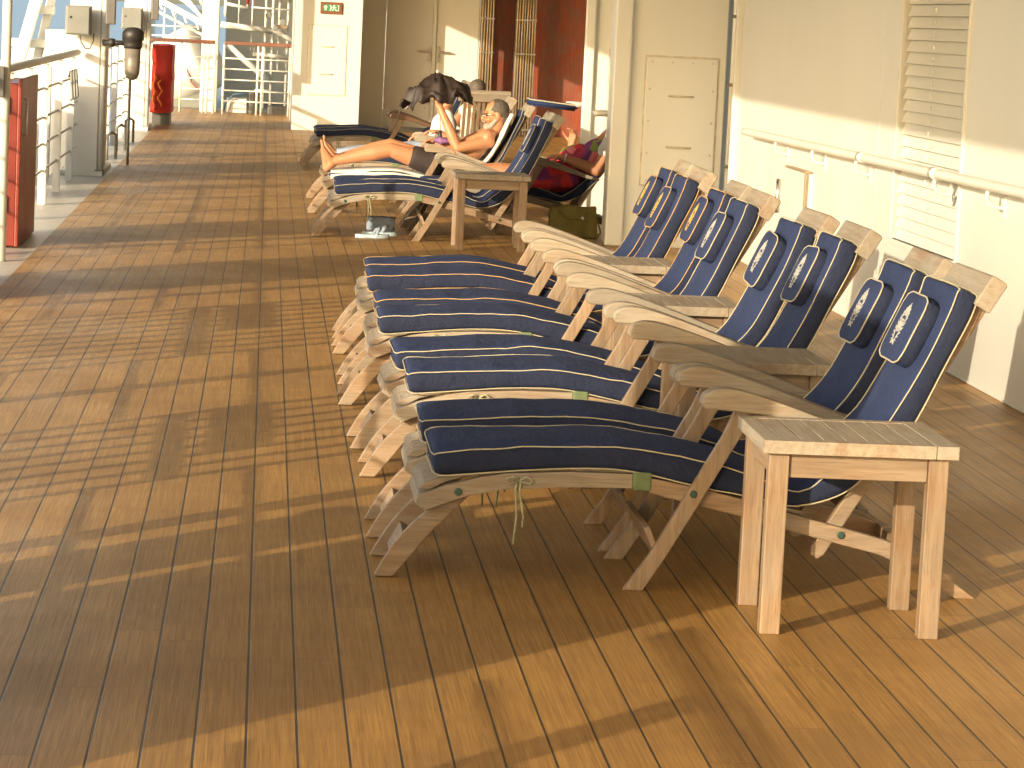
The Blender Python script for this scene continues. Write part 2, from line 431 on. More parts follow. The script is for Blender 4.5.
# ---- far double doors, red doors, folding gates
t = empty('door_bulkhead', (2.2, 42.2, 0)); tag(t, 'cream bulkhead with white double doors beyond the dark umbrella', 'wall')
w = MB(); w.bb(1.25, 1.62, 42.2, 42.5, 0, 3.12).bb(1.62, 2.99, 42.2, 42.5, 2.3, 3.12).bb(2.93, 2.99, 42.2, 42.5, 0, 2.3)
P(w, 'wall', M['cream'], t)
for x0, x1, hx, s in ((1.63, 2.285, 2.245, -1), (2.335, 2.925, 2.375, 1)):
    d = P(MB().bb(x0, x1, 42.22, 42.28, .05, 2.28), 'door', M['white'], t, .01)
    hh = MB(); hh.bb(hx-.022, hx+.022, 42.20, 42.225, .98, 1.2); hh.tube([(hx, 42.21, 1.12), (hx, 42.15, 1.12), (hx+s*.17, 42.15, 1.12)], .014, 8)
    hh.build('handle', M['steel'], d, .004)
P(MB().bb(2.288, 2.332, 42.19, 42.25, .05, 2.29), 'door_strip', M['cream'], t, .006)
t = empty('red_doorway', (3.7, 42.6, 0)); tag(t, 'dark red wooden door wall behind the folded metal gates', 'door')
P(MB().bb(2.99, 3.438, 42.49, 42.6, 0, 3.12), 'door', M['mahogany'], t, .01)
P(MB().bb(3.44, 4.8, 42.50, 42.61, 0, 3.12), 'door', M['mahogany'], t, .01)
for (x0, x1, n, lab) in ((2.93, 3.12, 5, 'narrow folded metal gate left of the dark red door panel'), (3.42, 3.71, 8, 'wider folded metal gate between the two dark red door panels')):
    g = empty('folding_gate', ((x0+x1)/2, 41.9, 0)); tag(g, lab, 'gate', 'folded metal gates')
    P(MB().bb(x0, x1, 42.0, 42.04, 0, 3.1), 'gate_backing', M['dark_grey'], g)
    for k in range(n):
        x = x0 + (x1-x0) * (k+.5) / n
        P(MB().tube([(x, 41.93 + .02*(k % 2), .02), (x, 41.93 + .02*(k % 2), 3.08)], .013, 8), 'gate_bar', M['gate_metal'], g, smooth=True)
    for z in (.1, 1.15, 1.62): P(MB().bb(x0, x1, 41.905, 41.925, z-.012, z+.012), 'gate_band', M['steel'], g)

# ---- far box house with hatch and exit sign
t = hatch_wall('deck_locker_house', 'sunlit cream deck house with riveted hatch under the green exit sign', .345, 1.25, 40.8, 45.5, .535, 1.05, .49, 1.42, False)
t = empty('exit_sign', (.82, 40.79, 1.66)); tag(t, 'green and white running man exit sign in brown frame', 'sign')
P(MB().bb(.675, .965, 40.765, 40.798, 1.582, 1.738), 'frame', M['sign_frame'], t, .004)
P(MB().bb(.708, .932, 40.758, 40.768, 1.615, 1.705), 'panel', M['sign_green'], t)
def flat(pts, y=40.755): return MB().prism3([(x, y, z) for x, z in pts], (0, .003, 0))
P(flat([(.745, 1.695), (.775, 1.668), (.756, 1.668), (.756, 1.627), (.734, 1.627), (.734, 1.668), (.715, 1.668)]), 'arrow_symbol', M['sign_white'], t)
g = flat([(.80, 1.697), (.815, 1.697), (.83, 1.66), (.815, 1.623), (.80, 1.623), (.815, 1.66)])
g.disc((.862, 40.755, 1.692), .010, .004)
for q in ([(.845, 1.682), (.872, 1.676), (.868, 1.652), (.850, 1.655)], [(.850, 1.656), (.862, 1.652), (.845, 1.622), (.834, 1.624)], [(.862, 1.655), (.872, 1.652), (.889, 1.640), (.896, 1.622), (.886, 1.62)], [(.869, 1.676), (.892, 1.668), (.89, 1.660), (.868, 1.666)], [(.848, 1.682), (.828, 1.668), (.832, 1.661), (.850, 1.672)]):
    g.prism3([(x, 40.755, z) for x, z in q], (0, .003, 0))
P(g, 'running_figure', M['sign_white'], t)
P(flat([(.902, 1.697), (.925, 1.697), (.925, 1.623), (.902, 1.623), (.902, 1.630), (.917, 1.630), (.917, 1.690), (.902, 1.690)]), 'door_symbol', M['sign_white'], t)

# ------------------------------------------------------------------ ship side: rails, davits, gear
RX = -1.75
def rail(label, y0, y1, bars=(.26, .47, .68, .91), step=1.55):
    t = empty('ship_railing', (RX, y0, 0)); tag(t, label, 'railing', 'white side railings')
    P(MB().tube([(RX, y0, 1.13), (RX, y1, 1.13)], .030, 12), 'handrail', M['cream'], t, smooth=True)
    for z in bars: P(MB().tube([(RX, y0, z), (RX, y1, z)], .011, 8), 'rail_bar', M['white'], t, smooth=True)
    n = max(1, round((y1-y0)/step))
    for k in range(n):
        y = y0 + (k+.5)*(y1-y0)/n
        for dy in (-.045, .045): P(MB().bb(RX-.028, RX+.028, y+dy-.009, y+dy+.009, -.01, 1.1), 'stanchion', M['white'], t)
    return t
rail('white side railing beyond the front edge of the picture', -6, 4.5)
rail('white side railing just left of the nearest loungers', 6.75, 8.5)
rail('white side railing left of the middle loungers', 10.3, 12.2)
rail('short white side railing before the second boat davit', 14.6, 16.05)
rail('white side railing with pale handrail behind the red locker', 18.3, 28.1)
rail('white side railing between the two white web posts', 29.75, 38.6)
rail('white side railing next to the far red canvas cover', 40.2, 45)
def bar_gate(label, y0, y1):
    t = empty('barred_gate', (RX, y0, 0)); tag(t, label, 'gate', 'barred railing gates')
    P(MB().tube([(RX, y0, 1.13), (RX, y1, 1.13)], .028, 12), 'handrail', M['cream'], t, smooth=True)
    n = int((y1-y0)/.235)
    for z in (.06, .56): P(MB().bb(RX-.01, RX+.01, y0, y1, z-.02, z+.02), 'gate_rail', M['white'], t)
    for k in range(n+1): P(MB().bb(RX-.018, RX+.018, y0+k*(y1-y0)/n-.02, y0+k*(y1-y0)/n+.02, -.01, 1.11), 'gate_bar', M['white'], t)
bar_gate('white barred gate in the railing nearest the camera', 8.55, 10.2)
bar_gate('white barred gate in the railing further from the camera', 12.25, 14.5)
for y0, lab in ((9.05, 'flat white board hung on the nearer barred gate'), (13.3, 'flat white board hung on the further barred gate')):
    o = MB().bb(RX+.02, RX+.035, y0, y0+1.25, .60, .70).build('rail_board', M['white'], None, .003); tag(o, lab, 'board')

def davit(label, y0, y1, top, x0=-1.84, x1=-1.55, arm=True):
    t = empty('boat_davit', (x0, y0, 0)); tag(t, label, 'davit', 'white boat davits along the ship side')
    P(MB().bb(x0, x1, y0, y1, -.01, top), 'pedestal', M['white'], t, .012)
    P(MB().bb(x0-.05, x1+.05, y0-.03, y1+.03, -.01, .035), 'base_flange', M['cream'], t)
    if arm: P(MB().bar((x0-.05, (y0+y1)/2, top-.1), (x0-1.2, (y0+y1)/2, top+1.6), .22, .3), 'arm', M['white'], t, .02)
    P(MB().tube([(x1+.03, y0+.02, 0), (x1+.03, y0+.02, min(top, 3.12))], .028, 12), 'post_pipe', M['cream'], t, smooth=True)
    P(MB().bb(x1-.02, x1+.06, y0-.02, y0+.06, 0, .05), 'pipe_foot', M['grey_paint'], t)
    return t
davit('white boat davit pedestal nearest the camera at the ship side', 4.95, 6.65, 2.1, arm=False)
t = empty('shade_box', (-1.58, 7.3, 0)); tag(t, 'low white box added out of view for its shadow on the deck', 'shade box')  # added unseen box by the railing, casts a shadow band across the deck
P(MB().bb(-1.69, -1.47, 7.15, 7.45, -.01, .72), 'casing', M['white'], t, .01); P(MB().bb(-1.71, -1.45, 7.12, 7.48, .72, .78), 'cap', M['white'], t, .015)
davit('white boat davit pedestal at the ship side before the red locker', 16.1, 17.35, 3.12)
davit('white sunlit web post with pipe, behind the hanging grey cylinder', 28.2, 29.7, 3.12)
davit('white sunlit web post further along, nearest the red canvas cover', 38.7, 40.1, 3.12)
o = MB().tube([(-1.6, 18.7, -.01), (-1.6, 18.7, 3.12)], .03, 12).build('awning_pole', M['cream'], None, smooth=True); tag(o, 'thin cream pole at the left picture edge above the red locker', 'pole')
o = MB().bb(-1.645, -1.60, 18.60, 18.66, 1.0, 1.19).build('pole_clamp', M['dark_grey'], o, .006)

def junction(label, x0, x1, y, z0, z1):
    t = empty('junction_box', ((x0+x1)/2, y, z0)); tag(t, label, 'electric box', 'grey electric boxes on the web posts')
    P(MB().bb(x0, x1, y-.22, y, z0, z1), 'case', M['grey_paint'], t, .008)
    P(MB().bb(x0+.012, x1-.012, y-.235, y-.222, z0+.012, z1-.012), 'lid', M['grey_paint'], t, .006)
    P(MB().disc((x0+.05, y-.238, z0+.6*(z1-z0)), .01, .012), 'lock', M['black'], t)
    P(MB().tube([(x1-.1, y-.1, z0), (x1-.09, y-.1, z0-.06), (x1-.05, y-.08, z0-.12), (x1-.01, y-.06, z0-.12), (x1+.02, y-.04, z0-.05), (x1+.02, y-.02, z0+.02)], .006, 6), 'cable', M['dark_grey'], t, smooth=True)
    P(MB().bb(x0+.02, x1-.02, y, y+.06, z0+.03, z1-.03), 'mount', M['white'], t)
junction('larger pale grey electric box on the nearer web post', -1.86, -1.63, 28.1, 1.29, 1.56)
junction('smaller pale grey electric box on the further web post', -1.86, -1.60, 38.6, 1.27, 1.54)

t = empty('hanging_cylinder', (-1.25, 28.0, .9)); tag(t, 'grey cylinder with black cap clamped beside the white post pipe', 'light float')
m = Matrix.Translation((-1.245, 28.0, 0))
P(MB().lathe([(.02, .90), (.05, .92), (.068, .96), (.072, 1.02), (.074, 1.2)], 18, m), 'body', plain('smoked_plastic', (.17, .15, .12), .35, .25, 12), t, smooth=True)
P(MB().lathe([(.082, 1.19), (.086, 1.22), (.086, 1.26), (.10, 1.27), (.10, 1.33), (.085, 1.36), (.05, 1.38), (.015, 1.385)], 18, m), 'cap', M['black'], t, smooth=True)
P(MB().tube([(-1.52, 28.05, 1.23), (-1.42, 28.02, 1.235), (-1.3, 28.0, 1.235)], [.032, .022, .022], 10), 'clamp_arm', M['black'], t, smooth=True)
P(MB().lathe([(.035, -.03), (.04, 0), (.035, .03)], 12, Matrix.Translation((-1.44, 28.03, 1.235)) @ Matrix.Rotation(pi/2, 4, 'Y')), 'knob', M['black'], t, smooth=True)
o = MB().tube([(-1.36, 30.2, -.01), (-1.36, 30.2, 1.0)], .014, 8).build('stanchion_rod', M['grey_paint'], None, smooth=True); tag(o, 'thin grey upright rod below the hanging cylinder', 'rod')

# overhead boxes/hangers near the posts
for x, y, lab in ((-1.46, 28.0, 'dark grey hanging fitting above the nearer post pipe'), (-1.45, 38.5, 'dark grey hanging fitting above the further post pipe')):
    o = MB().bb(x-.04, x+.05, y-.05, y+.05, 1.40, 3.12).build('hanging_fitting', M['dark_grey'], None, .01); tag(o, lab, 'fitting', 'hanging fittings by the posts')

# red locker
t = empty('red_locker', (-1.66, 20.3, 0)); tag(t, 'tall dark red locker standing by the railing at the left edge', 'locker')
P(MB().bb(-1.83, -1.60, 19.7, 21.0, .0, 1.06), 'body', M['red'], t, .008)
P(MB().bb(-1.60, -1.575, 19.66, 21.02, .0, 1.09), 'door', M['red'], t, .006)
for z in (.22, .86): P(MB().bb(-1.71, -1.655, 19.68, 19.702, z, z+.11), 'hinge_plate', M['grey_paint'], t, .003)
P(MB().tube([(-1.57, 19.8, .72), (-1.55, 19.8, .73), (-1.55, 19.8, .95), (-1.57, 19.8, .96)], .007, 6), 'handle', M['steel'], t, smooth=True)
for k, (x, y, z) in enumerate(((-1.80, 19.8, 0), (-1.62, 19.8, 0), (-1.80, 20.9, 0), (-1.62, 20.9, 0))):
    P(MB().bb(x-.02, x+.02, y-.02, y+.02, -.013, .005), 'foot', M['dark_grey'], t)

# outboard boat cradle: white plates, leaning beams
t = empty('boat_cradle', (-2.4, 27.5, -.6)); tag(t, 'white lifeboat cradle with leaning beams outside the railing, sea behind', 'boat cradle')
for y0, x0, x1, z1 in ((26.4, -3.6, -2.0, .86), (27.6, -3.2, -1.95, 1.0), (24.2, -3.4, -2.25, .6), (31.0, -2.6, -1.9, 1.1), (34., -3., -1.9, .9)):
    P(MB().bb(x0, x1, y0, y0+.06, -1.2, z1), 'web_plate', M['white'], t, .01)
for p, q, ww in (((-2.17, 29, 1.75), (-2.40, 29, .85), .11), ((-2.06, 29.3, 1.75), (-2.24, 29.3, .9), .08)):
    P(MB().bar(p, q, .16, ww), 'leaning_beam', M['white'], t, .012)
P(MB().bb(-2.3, -2.05, 29.1, 29.25, 1.46, 1.54), 'cross_plate', M['cream'], t, .006); P(MB().bb(-2.45, -2.1, 29.1, 29.25, 1.14, 1.22), 'cross_plate', M['cream'], t, .006)
P(MB().bb(-2.12, -1.88, 29.0, 29.4, -.2, 1.32), 'pillar', M['white'], t, .01)
for k in range(5):
    P(MB().bb(-2.55+.13*k, -2.48+.13*k, 25.0, 25.06, -.5, .95-.05*(k % 2)), 'upright', M['white'], t, .006)
P(MB().bb(-3.6, -1.9, 23, 37, -1.25, -1.2), 'platform', M['white'], t)
for k, w_ in enumerate(('nearest', 'middle', 'farthest')):
    o = MB().tube([(-1.72, 26.4+.35*k, .94), (-1.70, 26.4+.35*k, 1.0), (-1.68, 26.4+.35*k, .76), (-1.70, 26.4+.35*k, .74)], .012, 8).build('rail_hook', M['grey_paint'], None, smooth=True)
    tag(o, 'grey hook hanging under the pale handrail, %s of the three' % w_, 'hook', 'hooks under the handrail')
# low pipe loops in the waterway
for k, (y, lab) in enumerate(((31.2, 'low bent steel pipe loop in the waterway, nearest of three'), (33.2, 'low bent steel pipe loop in the waterway, middle of three'), (35.2, 'low bent steel pipe loop in the waterway, farthest of three'))):
    o = MB().tube([(-1.62, y, -.012), (-1.62, y, .24), (-1.58, y+.1, .27), (-1.54, y+.25, .24), (-1.54, y+.25, -.012)], .016, 8).build('vent_loop', M['grey_paint'], None, smooth=True); tag(o, lab, 'pipe', 'pipe loops in the waterway')

# ------------------------------------------------------------------ far end of the deck
FY = 45.6
t = empty('end_railing', (-.6, FY, 0)); tag(t, 'white pipe railing with brown wooden top rail across the far end', 'railing')
P(MB().bar((-1.75, FY, 1.07), (-.80, FY, 1.07), .075, .055), 'top_rail', M['rail_wood'], t, .008)
P(MB().bar((-.66, FY, 1.07), (.36, FY, 1.07), .075, .055), 'top_rail', M['rail_wood'], t, .008)
for x0, x1 in ((-1.3, -.80), (-.66, .36)):
    for z in (.2, .36, .52, .68, .84): P(MB().tube([(x0, FY, z), (x1, FY, z)], .011, 8), 'rail_bar', M['white'], t, smooth=True)
for x in (-1.3, -.96, -.90, -.80, -.66, -.15, -.08, .33): P(MB().tube([(x, FY, -.01), (x, FY, 1.05)], .018, 8), 'stanchion', M['white'], t, smooth=True)

o = MB().bb(-1.02, -.76, 46.3, 46.6, -.02, 3.12).build('deck_column', M['white'], None, .03); tag(o, 'thick white column behind the gap in the end railing', 'column')
t = empty('canvas_cover', (-1.42, 40.6, 0)); tag(t, 'bright red canvas cover with orange rope behind the far web post', 'canvas cover')
bmr = MB()
for i in range(1):
    bmr.bb(-1.54, -1.27, 40.5, 41.6, .16, 1.06)
bmesh.ops.subdivide_edges(bmr.bm, edges=bmr.bm.edges, cuts=9, use_grid_fill=True)
for v in bmr.bm.verts: v.co += V((mnoise.noise(v.co*7), mnoise.noise(v.co*7+V((5, 0, 0))), mnoise.noise(v.co*6+V((0, 9, 0)))))*.02
cv = P(bmr, 'cover', M['red_canvas'], t, smooth=True); md = cv.modifiers.new('e', 'EDGE_SPLIT'); md.split_angle = radians(45)
P(MB().tube([(-1.5+.02*sin(k*2), 40.46, .2+.06*k) for k in range(9)], .014, 6).tube([(-1.42+.03*sin(k*1.7+1), 40.46, .25+.05*k) for k in range(8)], .012, 6), 'rope', M['orange'], t, smooth=True)
P(MB().bb(-1.52, -1.29, 40.6, 41.5, 0, .18), 'stand', M['dark_grey'], t)

t = empty('winch_drum', (-1.5, 48.5, 0)); tag(t, 'cream rounded winch drum behind the far end railing', 'winch')
P(MB().lathe([(.05, -.5), (.5, -.48), (.56, -.4), (.56, .4), (.5, .48), (.05, .5)], 28, Matrix.Translation((-1.35, 48.6, .62)) @ Matrix.Rotation(radians(60), 4, 'Y') @ Matrix.Rotation(radians(20), 4, 'X')), 'drum', M['white'], t, smooth=True)
P(MB().bb(-1.8, -.9, 48.3, 48.9, -.02, .25), 'bed', M['grey_paint'], t, .01)
P(MB().tube([(-1.3, 48.0, .7), (-1.2, 48.0, .4), (-1.0, 47.9, .22), (-.85, 47.9, .2)], .016, 8), 'hose', M['mahogany'], t, smooth=True)
P(MB().bb(-.93, -.85, 47.8, 47.9, .2, .9), 'gear_post', M['dark_grey'], t)

t = empty('boat_ladder', (-1.7, 47, 1)); tag(t, 'white slanting ladder and struts above the winch drum', 'ladder')
for p, q, wd in (((-2.3, 47, 1.95), (-.85, 47, 1.25), .09), ((-2.1, 47.4, 2.1), (-.85, 47.4, 1.38), .05), ((-1.75, 47.2, 2.0), (-.95, 47.2, 1.36), .05), ((-1.45, 47.1, 1.9), (-.95, 47.1, 1.3), .06), ((-2.3, 47.2, 1.75), (-.95, 47.2, 1.12), .045), ((-1.2, 47.3, 2.0), (-.9, 47.3, 1.2), .05)):
    P(MB().bar(p, q, .06, wd), 'strut', M['white'], t, .006)
for k in range(7):
    x = -2.1 + .19*k; P(MB().bar((x, 46.98, 1.86-.093*k), (x+.06, 46.98, 1.70-.093*k), .03, .03), 'rung', M['white'], t)
for x in (-1.62, -1.45): P(MB().tube([(x, 47.0, .3), (x, 47.0, 1.55)], .016, 8), 'upright', M['white'], t, smooth=True)
for z in (1.12, 1.27): P(MB().tube([(-1.9, 47.0, z), (-1.0, 47.0, z)], .013, 8), 'side_rail', M['white'], t, smooth=True)

o = MB().bb(-.74, 4.5, 52.0, 52.3, -.05, 4.5).build('machinery_bulkhead', M['cream']); tag(o, 'shaded cream bulkhead closing the far end behind the pipework', 'wall')
o = MB().bb(-2.05, -1.95, 48.75, 52.3, -.1, 3.3).build('shade_wall', M['white']); tag(o, 'hidden white wall added at the ship side to shade the far bulkhead', 'wall')  # added unseen wall, keeps the sun off the far bulkhead
t = empty('pipe_rack', (-.2, 50, 0)); tag(t, 'white rack of pipes and valves before the far bulkhead', 'pipework')
pw = [((-.78, 49, 1.32), (.05, 49, 1.25), .05), ((-.72, 50, 1.82), (-.30, 50, 1.80), .022), ((-.72, 49.5, 1.45), (-.72, 49.5, 1.72), .028), ((-.72, 49.5, 1.66), (-.36, 49.5, 1.60), .028), ((-.36, 49.5, 1.60), (-.34, 49.5, 2.2), .024),
      ((-.06, 49, 0), (-.06, 49, 2.4), .02), ((.06, 49.2, 0), (.06, 49.2, 2.4), .028), ((.16, 49.4, .6), (.16, 49.4, 2.4), .02), ((.30, 49.1, 0), (.30, 49.1, 2.4), .022), ((-.28, 49.3, 1.0), (-.28, 49.3, 2.4), .014), ((-.5, 49.3, 1.3), (-.5, 49.3, 2.4), .012),
      ((-.25, 48.7, .88), (.38, 48.7, .84), .034), ((-.06, 48.9, 1.9), (.4, 48.9, 1.9), .02), ((-.2, 48.5, .3), (.05, 48.5, .3), .018), ((-.3, 48.9, 1.62), (.4, 48.9, 1.60), .014), ((-.66, 49, 1.0), (.0, 49, .45), .05), ((.05, 48.8, 1.3), (.4, 48.8, 1.1), .05)]
for p, q, r in pw: P(MB().tube([p, q], r, 10), 'pipe', M['white'], t, smooth=True)
for x, z, r in ((-.25, .95, .05), (-.12, .78, .045), (.1, 1.3, .05), (.22, 1.4, .055), (.32, .6, .05), (-.02, 1.5, .05)):
    P(MB().disc((x, 48.6, z), r, .03), 'valve_wheel', M['grey_paint'], t)
P(MB().bb(.10, .32, 48.8, 49.2, 1.78, 1.98), 'motor_box', M['dark_grey'], t, .02)
P(MB().bb(-.26, -.06, 48.9, 49.2, 1.86, 1.95), 'motor_box', M['dark_grey'], t, .02)
P(MB().bb(.08, .3, 48.8, 49.1, 1.30, 1.36), 'valve_body', M['gate_metal'], t, .01)
o = MB().tube([(-.34, 48.4, 2.3), (-.345, 48.4, 1.95), (-.36, 48.4, 1.66)], [.03, .03, .022], 8).build('red_hose', M['red_canvas'], None, smooth=True); tag(o, 'red hose hanging above the far pipework', 'hose')
o = MB().tube([(-.3+.0, 46.4, .30), (-.5, 46.4, .28), (-.62, 46.4, .16), (-.66, 46.4, .02)], .018, 8).build('blue_hose', plain('blue_hose', (.06, .12, .18), .5), None, smooth=True); tag(o, 'blue grey hose curling to the deck behind the end railing', 'hose')
for x0, x1, z1, lab in ((-.62, -.30, .22, 'low pale box on the far deck behind the railing, left one'), (-.27, -.12, .32, 'low grey pump box on the far deck left of the white post'), (.02, .34, .12, 'low dark box on the far deck right of the white post')):
    o = MB().bb(x0, x1, 46.5, 46.9, -.02, z1).build('deck_box', M['white'] if x0 < -.5 else M['dark_grey'], None, .015); tag(o, lab, 'box')

# ------------------------------------------------------------------ steamer lounger
BOT = [(.165, .305), (.29, .318), (.53, .341), (.72, .340), (.945, .299), (1.09, .275), (1.215, .256), (1.355, .298), (1.45, .388), (1.54, .49), (1.63, .68), (1.695, .82), (1.715, .89)]
TOP = [(.155, .385), (.29, .394), (.53, .410), (.715, .413), (.94, .380), (1.10, .338), (1.22, .302), (1.31, .358), (1.395, .43), (1.478, .522), (1.575, .715), (1.632, .848), (1.650, .91)]
HWID = .230
def path(thin=1.0):
    B = catmull(BOT, 6); T = catmull(TOP, 6)
    T = [tuple(b[i] + (t[i]-b[i])*thin for i in (0, 1)) for b, t in zip(B, T)]
    return B, T
SEED = [0.]
def wob(x, y, w):          # creases and sagging, different for every cushion
    s_ = SEED[0]
    fold = math.exp(-((x-1.22)/.13)**2) + .6*math.exp(-((x-.95)/.10)**2)
    return (.007*mnoise.noise(V((x*4+s_, y*4, w*.5))) + .004*mnoise.noise(V((x*13+s_, y*5, w))) + .006*fold*mnoise.noise(V((x*34+s_, y*7, w)))) * (1 if w > -.5 else .25)
def mattress_bm(thin=1.0, seed=0):
    B, T = path(thin); mb = MB(); n = 32; rings = []; K = len(B)
    for i, (b, t) in enumerate(zip(B, T)):
        c = V(((b[0]+t[0])/2, 0, (b[1]+t[1])/2)); nn = V((t[0]-b[0], 0, t[1]-b[1])); h = nn.length/2; nn.normalize()
        e = min(i, K-1-i); sc = 1 if e > 2 else (.80, .93, .985)[e]
        ring = []
        for j in range(n):
            a = 2*pi*j/n + pi/n; ca, sa = cos(a), sin(a)
            ex = 2/7.
            u = math.copysign(abs(ca)**ex, ca); w = math.copysign(abs(sa)**ex, sa)
            p = c + V((0, u*HWID*(.97+.03*sc), 0)) + nn*(w*h*sc)
            p += nn * wob(p.x, p.y, w) + (nn * .012*(1-u*u) if w > .5 else V((0, 0, 0)))
            pass
            ring.append(mb.bm.verts.new(p))
        rings.append(ring)
    for A, C in zip(rings, rings[1:]):
        for j in range(n): mb.bm.faces.new((A[j], A[(j+1) % n], C[(j+1) % n], C[j]))
    mb.bm.faces.new(rings[0][::-1]); mb.bm.faces.new(rings[-1]); return mb
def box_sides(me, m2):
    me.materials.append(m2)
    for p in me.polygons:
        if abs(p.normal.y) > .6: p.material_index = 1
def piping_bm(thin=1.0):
    B, T = path(thin); mb = MB(); K = len(B)
    def edge(i, w, y):
        b, t = B[i], T[i]; c = V(((b[0]+t[0])/2, 0, (b[1]+t[1])/2)); h = V((t[0]-b[0], 0, t[1]-b[1]))/2
        e = min(i, K-1-i); sc = 1 if e > 2 else (.82, .95, .99)[e]
        nn = h.normalized(); q = c + h*w*sc*.93 + V((0, y*(HWID-.006)*(.97+.03*sc), 0)); return q + nn*wob(q.x, q.y, w)
    for w in (1, -1):
        near = [edge(i, w, -1) for i in range(K)]; far = [edge(i, w, 1) for i in range(K)]
        def end(i):
            a, b = edge(i, w, -1), edge(i, w, 1)
            ax = (V((B[1][0]-B[0][0], 0, B[1][1]-B[0][1])).normalized()*-1) if i == 0 else V((B[-1][0]-B[-2][0], 0, B[-1][1]-B[-2][1])).normalized()
            return [a.lerp(b, k/8) + ax*(.006) for k in range(1, 8)]
        mb.tube(near + end(K-1) + far[::-1] + end(0)[::-1], .0023, 6, True)
    return mb
def back_frame_at(s):   # s: height along the back, returns front-surface point, tangent, normal
    T = catmull(TOP, 6); seg = T[36:]
    for a, b in zip(seg, seg[1:]):
        if a[1] <= s <= b[1]:
            f = (s-a[1])/(b[1]-a[1]); p = V((a[0]+(b[0]-a[0])*f, 0, s)); t = V((b[0]-a[0], 0, b[1]-a[1])).normalized()
            return p, t, V((-t.z, 0, t.x))
PJ = [0., 0., 0.]
def pillow_frame():
    p, t, n = back_frame_at(.752 + PJ[0])
    m = Matrix((t, V((0, -1, 0)), n)).transposed().to_4x4()      # local x up the back, y towards the camera side, z out of the cushion
    m.translation = p + n*.024 + V((0, PJ[1], 0))
    return m @ Matrix.Rotation(PJ[2], 4, 'Z')
PA, PB, PC = .110, .150, .030
def pil_in(u, v):
    return (1 - .035*(1-u*u)*(v*v) - .03*(1-v*v)*(u*u)) * (1 - .13*max(0, abs(u)-.6)/.4*max(0, abs(v)-.6)/.4)
def pillow_bm():
    m = pillow_frame(); mb = MB(); nu, nv = 14, 18
    def pt(i, j, sgn):
        u = -1+2*i/nu; v = -1+2*j/nv
        uu = math.copysign(1-(1-abs(u))**1.6, u); vv = math.copysign(1-(1-abs(v))**1.6, v)
        w = (max(0, 1-abs(uu)**5)*max(0, 1-abs(vv)**6))**.4
        k = pil_in(uu, vv)
        z = PC*(.80+.20*w)+.005*(1-uu*uu)*(1-vv*vv) if sgn > 0 else -PC*(.5+.5*w)
        return m @ V((uu*PA*k, vv*PB*k, z))
    for sgn in (1, -1):
        g = [[mb.bm.verts.new(pt(i, j, sgn)) for j in range(nv+1)] for i in range(nu+1)]
        for i in range(nu):
            for j in range(nv): mb.bm.faces.new((g[i][j], g[i+1][j], g[i+1][j+1], g[i][j+1]))
        if sgn == 1: G = g
        else:
            rim = lambda q: [q[i][0] for i in range(nu+1)] + [q[nu][j] for j in range(1, nv+1)] + [q[i][nv] for i in range(nu-1, -1, -1)] + [q[0][j] for j in range(nv-1, 0, -1)]
            R1, R2 = rim(G), rim(g); k = len(R1)
            for a in range(k): mb.bm.faces.new((R1[a], R1[(a+1) % k], R2[(a+1) % k], R2[a]))
    return mb
def pillow_piping_bm():
    m = pillow_frame(); mb = MB(); pts = []
    c = [(-1, -1), (-1, 1), (1, 1), (1, -1)]
    for k in range(4):
        (u0, v0), (u1, v1) = c[k], c[(k+1) % 4]
        for i in range(12):
            f = i/12; u = u0+(u1-u0)*f; v = v0+(v1-v0)*f
            k_ = pil_in(u, v)*1.005
            pts.append(m @ V((u*PA*k_, v*PB*k_, PC*.82)))
    return mb.tube(pts, .0028, 6, True)
def emblem_bm():
    m = pillow_frame(); mb = MB()
    def surf(a, b, dz=.0022):
        u, v = a/PA, b/PB
        w = (max(0, 1-abs(u)**5)*max(0, 1-abs(v)**6))**.4
        return m @ V((a, b, PC*(.80+.20*w)+.005*(1-u*u)*(1-v*v)+dz))
    def poly(pts):
        a = [mb.bm.verts.new(surf(x, y)) for x, y in pts]; b = [mb.bm.verts.new(surf(x, y, -.001)) for x, y in pts]; n = len(pts)
        mb.bm.faces.new(a); mb.bm.faces.new(b[::-1])
        for i in range(n): mb.bm.faces.new((a[i], b[i], b[(i+1) % n], a[(i+1) % n]))
    def leaf(x, y, ang, L, w):
        d = (cos(ang), sin(ang)); e = (-d[1], d[0])
        poly([(x, y), (x+d[0]*L*.4+e[0]*w, y+d[1]*L*.4+e[1]*w), (x+d[0]*L, y+d[1]*L), (x+d[0]*L*.4-e[0]*w, y+d[1]*L*.4-e[1]*w)])
    for s in (-1, 1):                    # two laurel branches
        for k in range(9):
            th = radians(-66 + 16.2*k); x = .050*sin(th); y = s*.030*cos(th)
            tang = math.atan2(s*-.030*sin(th), .050*cos(th))
            leaf(x, y, tang + s*.75, .021, .0027); leaf(x, y, tang - s*.5, .015, .0022)
    for k in range(16):                  # central ring
        a0, a1 = 2*pi*k/16, 2*pi*(k+1)/16
        poly([(.022*cos(a0), .017*sin(a0)), (.022*cos(a1), .017*sin(a1)), (.017*cos(a1), .0125*sin(a1)), (.017*cos(a0), .0125*sin(a0))])
    for y in (-.006, .0, .006): poly([(-.011, y-.0012), (.011, y-.0012), (.011, y+.0012), (-.011, y+.0012)])
    for y, L in ((-.010, .014), (0, .026), (.010, .014)): leaf(.036, y, 0, L, .0045)     # crown
    poly([(.032, -.014), (.036, -.014), (.036, .014), (.032, .014)])
    for sy in (-1, 1):                   # bow at the foot
        leaf(-.048, 0, pi + sy*1.0, .026, .0055); leaf(-.048, 0, sy*1.85, .022, .0055)
    leaf(.060, 0, 0, .014, .003)
    return mb

